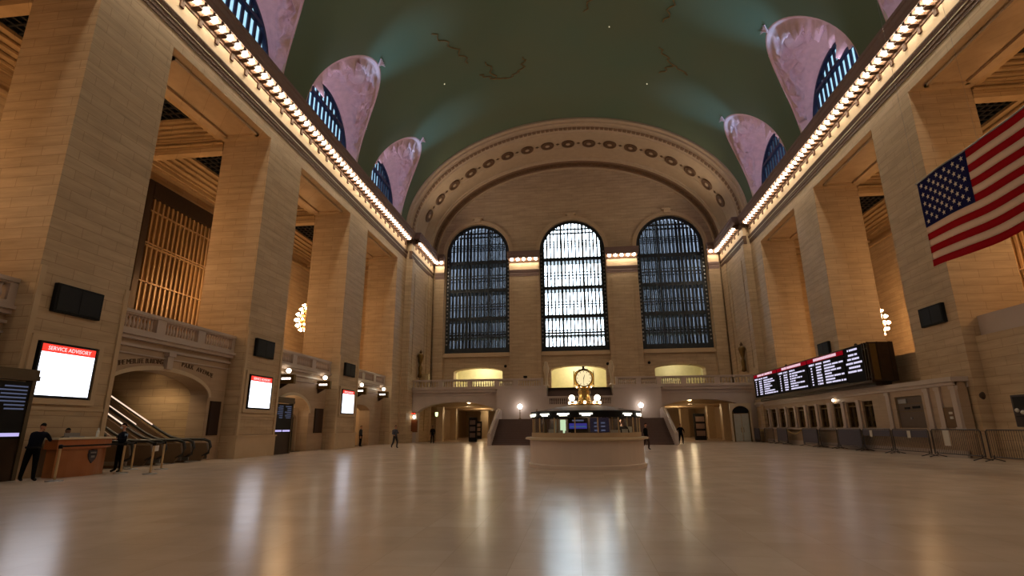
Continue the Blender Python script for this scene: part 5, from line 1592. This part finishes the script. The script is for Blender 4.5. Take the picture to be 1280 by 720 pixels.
# ceiling lamps in passages
pl = [(-13.3, 66.4, 'left passage, nearest and brightest'), (-14.6, 71.5, 'left passage, second'), (-11.9, 77.5, 'left passage, beyond the second beam'), (-15.3, 84.0, 'left passage, farthest'),
      (13.4, 66.4, 'right passage, nearest and brightest'), (12.3, 71.5, 'right passage, second'), (16.0, 77.0, 'right passage, beyond the second beam'), (12.4, 84.0, 'right passage, farthest')]
for (x, y, nm) in pl:
    t = thing('ceiling_lamp', (x, y, 4.85), 'bright ceiling lamp in the ' + nm, 'lamp')
    b = B(); lathe(b, [(0.0, -0.02), (0.34, -0.02), (0.34, 0.0), (0, 0)], (0, 0, 0), 16); obj('plate', b, 'brass', t)
    b = B(); lathe(b, [(0.0, -0.28), (0.16, -0.24), (0.27, -0.12), (0.3, -0.02)], (0, 0, 0), 16); obj('bowl', b, emis('passage bowl %s' % nm, (255, 214, 150), 9), t, True)
t = thing('lantern', (-17.0, 64.9, 3.0), 'greenish hanging lantern in the left flat arch', 'lantern')
b = B(); lathe(b, [(0.0, 0), (0.14, 0.05), (0.2, 0.5), (0.0, 0.55)], (0, 0, 0), 10); obj('glass', b, 'greenlamp', t, True)
b = B(); tube(b, [(0, 0, 0.55), (0, 0, 1.84)], 0.02, 5); obj('rod', b, 'bronze', t)
t = thing('wall_globe', (-19.2, 62.9, 2.95), 'small white globe lamp on the left wall under the balcony', 'lamp')
b = B(); sphere(b, (0, 0, 0), 0.16, 10); obj('globe', b, 'lampw', t, True); b = B(); tube(b, [(0, 0, 0), (0, 0.3, 0)], 0.03, 5); obj('arm', b, 'bronze', t)
# kiosks
def info_kiosk(x, y, w, h, label):
    t = thing('information_kiosk', (x, y, 0), label, 'kiosk')
    obj('body', bbox(-w / 2, w / 2, -0.35, 0.35, 0, h, 0.04), 'black', t)
    b = B()
    for k in range(3): box(b, -w / 2 + 0.12, w / 2 - 0.12, -0.365, -0.35, 0.5 + k * (h - 0.6) / 3, 0.5 + k * (h - 0.6) / 3 + (h - 0.9) / 3 * 0.8)
    obj('posters', b, mat('kiosk poster %s' % label[:12], (120, 96, 84), 0.4, noise_amt=0.4, scale=8), t)
    return t
info_kiosk(-12.9, 67.2, 0.95, 2.9, 'dark upright kiosk standing in the left passage')
info_kiosk(15.3, 71.0, 1.3, 3.2, 'dark upright kiosk standing in the right passage')
info_kiosk(-15.4, 83.0, 1.6, 2.6, 'wide dark poster stand farther back in the left passage')
# red lit sign and brown plaque on left corner wall
t = thing('red_sign', (-19.7, YF, 3.15), 'small red lit sign on the marble at the left end under the balcony', 'sign')
t = t; obj('case', bbox(-0.3, 0.3, -0.12, 0, 0, 0.22, 0.01), 'bronze', t); b = B(); box(b, -0.22, -0.05, -0.13, -0.12, 0.05, 0.17); box(b, 0.05, 0.22, -0.13, -0.12, 0.05, 0.17); obj('lettering', b, 'red_led', t)
t.location = (-19.35, YF, 3.25)
t = thing('bronze_plaque', (-19.3, YF, 1.25), 'brown rectangular plaque below the red sign at the left end', 'plaque')
obj('plate', bbox(-0.42, 0.42, -0.08, 0, 0, 1.35, 0.02), mat('brown plaque', (120, 66, 34), 0.4, 0.3), t); obj('border', boxb(-0.48, 0.48, -0.04, 0, -0.06, 1.41), 'bronze', t)

# =================================================================== PEOPLE
SK = mat('skin', (176, 124, 96), 0.5, noise_amt=0.05); SKD = mat('brown skin', (120, 80, 58), 0.5, noise_amt=0.05)
HAIR = mat('dark hair', (18, 14, 12), 0.85, spec=0.1)
def person(loc, rz, label, shirt, trousers, joints, skin=SK, hair=HAIR, seated=False, extras=(), scale=1.0, standing=True):
    """joints in metres with the figure facing -Y; joints: dict of overrides"""
    J = dict(hip=(0, 0, 0.95), waist=(0, 0.0, 1.10), chest=(0, 0.0, 1.32), neck=(0, 0.01, 1.50), head=(0, -0.01, 1.60),
             hl=(0.10, 0, 0.92), kl=(0.12, -0.02, 0.50), al=(0.13, 0.02, 0.09), tl=(0.14, -0.13, 0.035),
             hr=(-0.10, 0, 0.92), kr=(-0.12, -0.02, 0.50), ar=(-0.13, 0.02, 0.09), tr=(-0.14, -0.13, 0.035),
             sl=(0.18, 0.0, 1.42), el=(0.24, 0.03, 1.14), wl=(0.23, -0.08, 0.90),
             sr=(-0.18, 0.0, 1.42), er=(-0.24, 0.03, 1.14), wr=(-0.23, -0.08, 0.90))
    J.update(joints); tilt = J.pop('tilt', 0)
    names = list(J); idx = {k: i for i, k in enumerate(names)}
    R = dict(hip=0.135, waist=0.125, chest=0.145, neck=0.06, head=0.06, hl=0.095, kl=0.062, al=0.045, tl=0.038, hr=0.095, kr=0.062, ar=0.045, tr=0.038,
             sl=0.068, el=0.046, wl=0.03, sr=0.068, er=0.046, wr=0.03)
    bulky = {'hip', 'waist', 'chest', 'hl', 'kl', 'al', 'hr', 'kr', 'ar', 'sl', 'el', 'sr', 'er'}
    pts = [Vector(J[k]) for k in names]; rad = [R[k] * (1.22 if k in bulky else 1.0) for k in names]
    edges = [('hip', 'waist', 's'), ('waist', 'chest', 's'), ('chest', 'neck', 's'), ('neck', 'head', 'k'), ('hip', 'hl', 't'), ('hl', 'kl', 't'), ('kl', 'al', 't'), ('al', 'tl', 'f'),
             ('hip', 'hr', 't'), ('hr', 'kr', 't'), ('kr', 'ar', 't'), ('ar', 'tr', 'f'), ('chest', 'sl', 's'), ('sl', 'el', 's'), ('el', 'wl', 's'), ('chest', 'sr', 's'), ('sr', 'er', 's'), ('er', 'wr', 's')]
    E = [(idx[a], idx[c]) for a, c, r in edges]; reg = [r for *_, r in edges]
    # hands: palm and five bent fingers
    for sd, sg in (('l', 1), ('r', -1)):
        w_ = Vector(J['w' + sd]); e_ = Vector(J['e' + sd]); d = (w_ - e_).normalized()
        side = d.cross(Vector((sg, 0, 0.2)))
        side = side.normalized() if side.length > 0.1 else Vector((0, -1, 0))
        nrm = d.cross(side).normalized()
        palm = w_ + d * 0.055; pts.append(palm); rad.append(0.026); pi_ = len(pts) - 1; E.append((idx['w' + sd], pi_)); reg.append('k')
        for q, (off, L) in enumerate(((-0.028, 0.062), (-0.010, 0.074), (0.009, 0.07), (0.027, 0.055))):
            k0 = palm + d * 0.035 + side * off; k1 = k0 + d * L * 0.5 + nrm * 0.012 * -sg; k2 = k1 + d * L * 0.35 + nrm * 0.025 * -sg
            for p_, r_ in ((k0, 0.010), (k1, 0.009), (k2, 0.007)):
                pts.append(p_); rad.append(r_)
            m_ = len(pts); E += [(pi_, m_ - 3), (m_ - 3, m_ - 2), (m_ - 2, m_ - 1)]; reg += ['k'] * 3
        t0 = w_ + d * 0.03 - side * 0.035; t1 = t0 + d * 0.035 - side * 0.02
        pts += [t0, t1]; rad += [0.011, 0.009]; m_ = len(pts); E += [(pi_, m_ - 2), (m_ - 2, m_ - 1)]; reg += ['k'] * 2
    me = bpy.data.meshes.new('figure_source'); me.from_pydata([tuple(p) for p in pts], E, [])
    o = bpy.data.objects.new('figure_source', me); COL.objects.link(o)
    md = o.modifiers.new('skin', 'SKIN'); md.use_smooth_shade = True; md.branch_smoothing = 0.3
    for i, sv in enumerate(me.skin_vertices[0].data):
        r = rad[i]; sv.radius = (r * (1.15 if i in (idx['chest'], idx['waist'], idx['hip']) else 1), r); sv.use_root = (i == idx['hip'])
    md2 = o.modifiers.new('sub', 'SUBSURF'); md2.levels = 1; md2.render_levels = 1
    dg = bpy.context.evaluated_depsgraph_get(); dg.update()
    bd = bpy.data.meshes.new_from_object(o.evaluated_get(dg)); bpy.data.objects.remove(o)
    bd.materials.clear()
    # head added to the same mesh
    bm = bmesh.new(); bm.from_mesh(bd)
    for f in bm.faces: f.smooth = True
    hc = Vector(J['head']) + Vector((0, -0.012, 0.075)); first = len(bm.verts)
    res = bmesh.ops.create_uvsphere(bm, u_segments=20, v_segments=14, radius=1.0)
    hv = res['verts']
    for v in hv:
        c_ = v.co.copy(); x, y, z = c_.x * 0.076, c_.y * 0.096, c_.z * 0.12
        if z < 0: x *= 1 - 0.25 * (-z / 0.12); y *= 1 - 0.12 * (-z / 0.12)
        if c_.y < -0.75 and abs(c_.x) < 0.3 and -0.35 < c_.z < 0.1: y -= 0.018 * (1 - abs(c_.x) / 0.3)         # nose
        if c_.y < -0.6 and 0.2 < abs(c_.x) < 0.55 and -0.05 < c_.z < 0.22: y += 0.008                           # eye sockets
        if abs(c_.x) > 0.93 and abs(c_.z) < 0.3 and abs(c_.y) < 0.35: x *= 1.14                                  # ears
        v.co = Vector((x, y, z))
    bmesh.ops.rotate(bm, verts=hv, cent=(0, 0, 0), matrix=Matrix.Rotation(tilt, 3, 'X')); bmesh.ops.translate(bm, verts=hv, vec=hc)
    headset = set(hv)
    segs = [(pts[a], pts[c], r) for (a, c), r in zip(E, reg)]
    mi = {'s': 0, 't': 1, 'k': 2, 'f': 3}
    for f in bm.faces:
        if all(v in headset for v in f.verts): f.material_index = 2; f.smooth = True; continue
        p = f.calc_center_median(); best = None
        for a, c, r in segs:
            ab = c - a; tt = max(0, min(1, (p - a).dot(ab) / max(1e-9, ab.length_squared))); d = (p - a - ab * tt).length
            if best is None or d < best[0]: best = (d, r)
        f.material_index = mi[best[1]]
        if best[1] == 's' and p.z > Vector(J['neck']).z + 0.0 and abs(p.x - J['neck'][0]) < 0.06: f.material_index = 2
    S = 1.085 * scale
    # feet on the floor
    if standing:
        zmin = min(v.co.z for v in bm.verts)
        bmesh.ops.translate(bm, verts=bm.verts, vec=(0, 0, -zmin)); lift = -zmin
    else: lift = 0
    bmesh.ops.scale(bm, verts=bm.verts, vec=(S, S, S))
    bm.to_mesh(bd); bm.free()
    root = thing('person', loc, label, 'person', None, rz)
    body = bpy.data.objects.new('body', bd); COL.objects.link(body); body.parent = root
    for mm in (shirt, trousers, skin, M['black']): bd.materials.append(mm)
    # hair
    b = B(); H0 = (hc + Vector((0, 0, lift)))
    res = bmesh.ops.create_uvsphere(b, u_segments=18, v_segments=12, radius=1.0)
    kill = [v for v in b.verts if v.co.z < (-0.15 if v.co.y > 0.1 else 0.42)]
    bmesh.ops.delete(b, geom=kill, context='VERTS')
    for v in b.verts: v.co = Vector((v.co.x * 0.084, v.co.y * 0.104 + 0.004, v.co.z * 0.128))
    bmesh.ops.rotate(b, verts=b.verts, cent=(0, 0, 0), matrix=Matrix.Rotation(tilt, 3, 'X'))
    for v in b.verts: v.co = (v.co + H0) * S
    obj('hair', b, hair, root, True)
    for kind_, col_ in extras:
        b = B()
        if kind_ == 'mask':
            sphere(b, (0, 0, 0), 1, 12)
            for v in b.verts: v.co = (Vector((v.co.x * 0.06, v.co.y * 0.05 - 0.062, v.co.z * 0.052 - 0.045)) + H0) * S
            obj('face_mask', b, col_, root, True)
        elif kind_ == 'belt':
            hp = Vector(J['hip']) + Vector((0, 0, 0.06 + lift)); lathe(b, [(0.19, -0.03), (0.2, 0), (0.19, 0.03)], (0, 0, 0), 16)
            for v in b.verts: v.co = (Vector((v.co.x * 1.05, v.co.y * 0.9, v.co.z)) + hp) * S
            obj('duty_belt', b, col_, root, True)
        elif kind_ == 'backpack':
            ch = Vector(J['chest']) + Vector((0, 0.17, -0.06 + lift)); box(b, -0.14, 0.14, -0.07, 0.08, -0.2, 0.2)
            bmesh.ops.bevel(b, geom=b.edges[:], offset=0.05, segments=3, affect='EDGES')
            for v in b.verts: v.co = (v.co + ch) * S
            obj('backpack', b, col_, root, True)
        elif kind_ == 'patch':
            for sx in (-1, 1):
                sp = Vector(J['sl' if sx > 0 else 'sr']) + Vector((sx * 0.07, 0, -0.07 + lift)); bb_ = B(); box(bb_, -0.015, 0.015, -0.05, 0.05, -0.06, 0.06)
                for v in bb_.verts: v.co = (v.co + sp) * S
                obj('shoulder_patch', bb_, col_, root)
            b.free()
    return root
NAVY = mat('navy uniform', (15, 16, 26), 0.85, noise_amt=0.15, scale=9, spec=0.1); BLK = mat('black cloth', (12, 11, 13), 0.9, noise_amt=0.15, scale=9, spec=0.1)
GREY = mat('grey jacket', (70, 70, 82), 0.8); DGREY = mat('dark trousers', (34, 30, 34), 0.8); WHT = mat('pale mask', (190, 196, 206), 0.6); PATCH = mat('blue patch', (140, 160, 190), 0.6)
SHIRTD = mat('charcoal shirt', (34, 34, 40), 0.8)
# officer leaning on the desk, seen from behind, facing the desk
person((-19.05, 17.35, 0), radians(200), 'police officer in dark uniform leaning over the left end of the wooden desk', NAVY, BLK,
       dict(hip=(0, 0.03, 0.95), waist=(0, -0.02, 1.10), chest=(0, -0.12, 1.32), neck=(0, -0.19, 1.48), head=(0, -0.25, 1.555), sl=(0.19, -0.13, 1.42), sr=(-0.19, -0.13, 1.42),
            el=(0.26, -0.30, 1.22), wl=(0.16, -0.50, 1.20), er=(-0.26, -0.28, 1.22), wr=(-0.14, -0.48, 1.20), kl=(0.15, 0.02, 0.5), al=(0.18, 0.05, 0.09), tl=(0.2, -0.1, 0.035), kr=(-0.15, 0.06, 0.5), ar=(-0.2, 0.12, 0.09), tr=(-0.22, -0.03, 0.035), tilt=0.35),
       extras=(('belt', M['black']),), scale=1.04)
person((-19.15, 21.2, 0), radians(-25), 'masked police officer in dark uniform with sleeve patches at the right end of the desk', NAVY, BLK,
       dict(el=(0.27, -0.02, 1.18), wl=(0.20, -0.26, 1.22), er=(-0.28, -0.05, 1.18), wr=(-0.36, -0.26, 1.28), kl=(0.13, 0.0, 0.5), al=(0.16, 0.03, 0.09), tl=(0.2, -0.12, 0.035), ar=(-0.2, 0.0, 0.09), tr=(-0.26, -0.14, 0.035), tilt=0.1),
       extras=(('mask', WHT), ('belt', M['black']), ('patch', PATCH)), scale=1.02)
# seated behind the desk
t = thing('office_stool', (-20.0, 19.45, 0), 'dark stool hidden behind the wooden desk under the seated person', 'stool')
t.location = (-19.93, 19.35, 0)
b = B(); lathe(b, [(0, 0.66), (0.2, 0.66), (0.22, 0.72), (0.2, 0.76), (0, 0.77)], (0, 0, 0), 16); obj('seat', b, 'black', t, True)
b = B(); lathe(b, [(0.0, 0.66), (0.03, 0.66), (0.03, 0.06), (0.0, 0.05)], (0, 0, 0), 10); obj('column', b, 'steel', t)
b = B()
for k in range(5): tube(b, [(0, 0, 0.08), (0.18 * cos(k * 1.257), 0.18 * sin(k * 1.257), 0.03)], 0.02, 6)
obj('foot', b, 'black', t)
person((-19.93, 19.35, 0), radians(72), 'person with dark hair sitting behind the wooden desk, only the head showing', SHIRTD, BLK,
       dict(hip=(0, 0.02, 0.83), waist=(0, 0.02, 0.98), chest=(0, 0.0, 1.18), neck=(0, -0.02, 1.36), head=(0, -0.04, 1.45), hl=(0.1, 0.0, 0.80), hr=(-0.1, 0.0, 0.80), kl=(0.16, -0.12, 0.62), kr=(-0.16, -0.12, 0.62), al=(0.16, 0.02, 0.36), ar=(-0.16, 0.02, 0.36), tl=(0.17, -0.08, 0.31), tr=(-0.17, -0.08, 0.31),
            sl=(0.17, 0.0, 1.28), sr=(-0.17, 0.0, 1.28), el=(0.2, 0.06, 1.06), er=(-0.2, 0.06, 1.06), wl=(0.15, -0.10, 1.02), wr=(-0.15, -0.10, 1.02), tilt=0.2), skin=SKD, standing=False)
WALK = dict(kl=(0.11, -0.16, 0.50), al=(0.12, -0.10, 0.10), tl=(0.12, -0.25, 0.04), kr=(-0.11, 0.06, 0.50), ar=(-0.11, 0.26, 0.16), tr=(-0.12, 0.14, 0.06))
person((-15.97, 46.9, 0), radians(70), 'walking person in grey jacket with raised arm alone on the floor at left', GREY, DGREY, dict(WALK, el=(0.28, -0.06, 1.16), wl=(0.12, -0.26, 1.24), er=(-0.3, 0.05, 1.16), wr=(-0.34, -0.12, 1.05)), extras=(('backpack', BLK),))
person((-16.2, 60.3, 0), radians(0), 'person dressed in black standing before the left flat arch', BLK, BLK, {}, skin=SKD)
person((5.15, 42.6, 0), radians(60), 'person in black walking just behind the right side of the booth', BLK, mat('dark maroon trousers', (44, 18, 18), 0.8), dict(WALK), scale=1.0)
person((10.05, 55.4, 0), radians(10), 'person in black coat walking forward right of the right staircase', BLK, BLK, dict(WALK, el=(0.34, 0.05, 1.20), wl=(0.30, -0.08, 0.98), er=(-0.34, 0.05, 1.20), wr=(-0.30, -0.08, 0.98)))
person((-20.9, 51.2, 0), radians(90), 'person in dark clothes half hidden at the edge of the third left arch', SHIRTD, BLK, {})
person((1.95, 24.3, 0.12), radians(-20), 'clerk in dark clothes inside the information booth at right', BLK, BLK, dict(hip=(0, 0, 0.95)), skin=SKD, scale=1.0)

# =================================================================== LIGHT
def light(kind, name, loc, energy, col, size=0.3, target=None, spot=None, blend=0.6, shape=None, size_y=None):
    d = bpy.data.lights.new(name, kind); d.energy = energy; d.color = lin(col) if max(col) > 1 else col
    if kind == 'AREA':
        d.size = size
        if size_y: d.shape = 'RECTANGLE'; d.size_y = size_y
    elif kind == 'SPOT': d.shadow_soft_size = size; d.spot_size = spot; d.spot_blend = blend
    else: d.shadow_soft_size = size
    o = bpy.data.objects.new(name, d); COL.objects.link(o); o.location = loc
    if target is not None: o.rotation_euler = (Vector(target) - Vector(loc)).to_track_quat('-Z', 'Y').to_euler()
    return o
for s in (-1, 1):
    for c in LUN:
        # violet lunette flood; cyan spot added to imitate its spill on the vault
        light('SPOT', 'cornice_flood_violet', (XC + s * 19.6, c - 2.6, 25.5), 900, (0.68, 0.66, 1.0), 0.10, (XC + s * 20.2, c, 30.0), radians(150), 0.9)
        light('SPOT', 'added_spill_cyan', (XC + s * 19.0, c, 25.5), 3600, (0.28, 0.60, 1.0), 0.3, (XC + s * 15.0, c, 35.2), radians(38), 1.0)
# pendant rooms behind low arches
for i, (a, c_, *_r) in enumerate(LOWS):
    light('POINT', 'room_lamp', ((a + c_) / 2, YE + 4.0, 9.9), [420, 470, 150][i], (1.0, 0.91, 0.68), 0.3)
light('POINT', 'niche_lamp', (-22.3, 38.2, 3.5), 110, (1.0, 0.72, 0.42), 0.15)
light('POINT', 'third_bay_lamp', (-23.8, 52.0, 4.2), 130, (1.0, 0.74, 0.42), 0.15)
light('POINT', 'booth_fill', (CX, CY - 1.1, 2.0), 26, (1.0, 0.88, 0.66), 0.12)  # unseen fill lights added to brighten the booth interior
light('POINT', 'booth_fill', (CX + 1.3, CY - 1.0, 2.0), 14, (1.0, 0.88, 0.66), 0.1)
for s in (-1, 1):
    # cove floods standing on the cornice, washing the great arch and the vault
    for y in (63.0, 66.5): light('SPOT', 'cornice_flood_arch', (XC + s * 19.0, y - 1.5, 25.5), 1300, (1.0, 0.82, 0.62), 0.4, (XC + s * 4, y - 2.0, 38.0), radians(110), 0.8)
    for y in (6, 19.3, 32.7, 46.1): light('SPOT', 'cornice_flood_vault', (XC + s * 19.0, y, 25.5), 900, (1.0, 0.94, 0.74), 0.4, (XC - s * 6, y, 39.0), radians(120), 1.0)
for y in (23.5, 27.3): light('SPOT', 'escalator_lamp', (-23.6, y, 5.0), 260, (1.0, 0.74, 0.45), 0.2, (-24.2, y, 0), radians(140), 0.6)
for x in (-14, 14):
    for y in (69.5, 79, 89): light('POINT', 'passage_lamp', (x, y, 4.0), 110, (1.0, 0.76, 0.44), 0.2)
# hall lamps of the near half of the building, standing behind the photographer's end of the hall
# =================================================================== WORLD, CAMERA
w = bpy.data.worlds.new('daylight'); SC.world = w; w.use_nodes = True
nt = w.node_tree; bg = nt.nodes['Background']
bg.inputs[0].default_value = (0.78, 0.9, 1.0, 1); bg.inputs[1].default_value = 13.0

cam = bpy.data.cameras.new('camera'); co = bpy.data.objects.new('camera', cam); COL.objects.link(co)
F = 661.46; cam.sensor_width = 36; cam.lens = F / 1280 * 36; cam.clip_end = 400; cam.clip_start = 0.05
p, yw, r = radians(14.73675), radians(6.69742), radians(-0.38895)
fwd = Vector((-sin(yw) * cos(p), cos(yw) * cos(p), sin(p))); rt = Vector((cos(yw), sin(yw), 0)); up = rt.cross(fwd)
rt2 = rt * cos(r) + up * sin(r); up2 = -rt * sin(r) + up * cos(r)
co.matrix_world = Matrix.Translation((0, 0, 1.7)) @ Matrix((rt2, up2, -fwd)).transposed().to_4x4()
SC.camera = co
SC.view_settings.view_transform = 'Standard'; SC.view_settings.look = 'None'; SC.view_settings.gamma = 1.0; SC.view_settings.use_curve_mapping = False
SC.view_settings.exposure = -0.2
SC.cycles.max_bounces = 7; SC.cycles.diffuse_bounces = 4; SC.cycles.glossy_bounces = 3; SC.cycles.transparent_max_bounces = 12
SC.cycles.use_light_tree = True; SC.cycles.sample_clamp_indirect = 6; SC.cycles.use_denoising = True
SC.cycles.caustics_reflective = False; SC.cycles.caustics_refractive = False
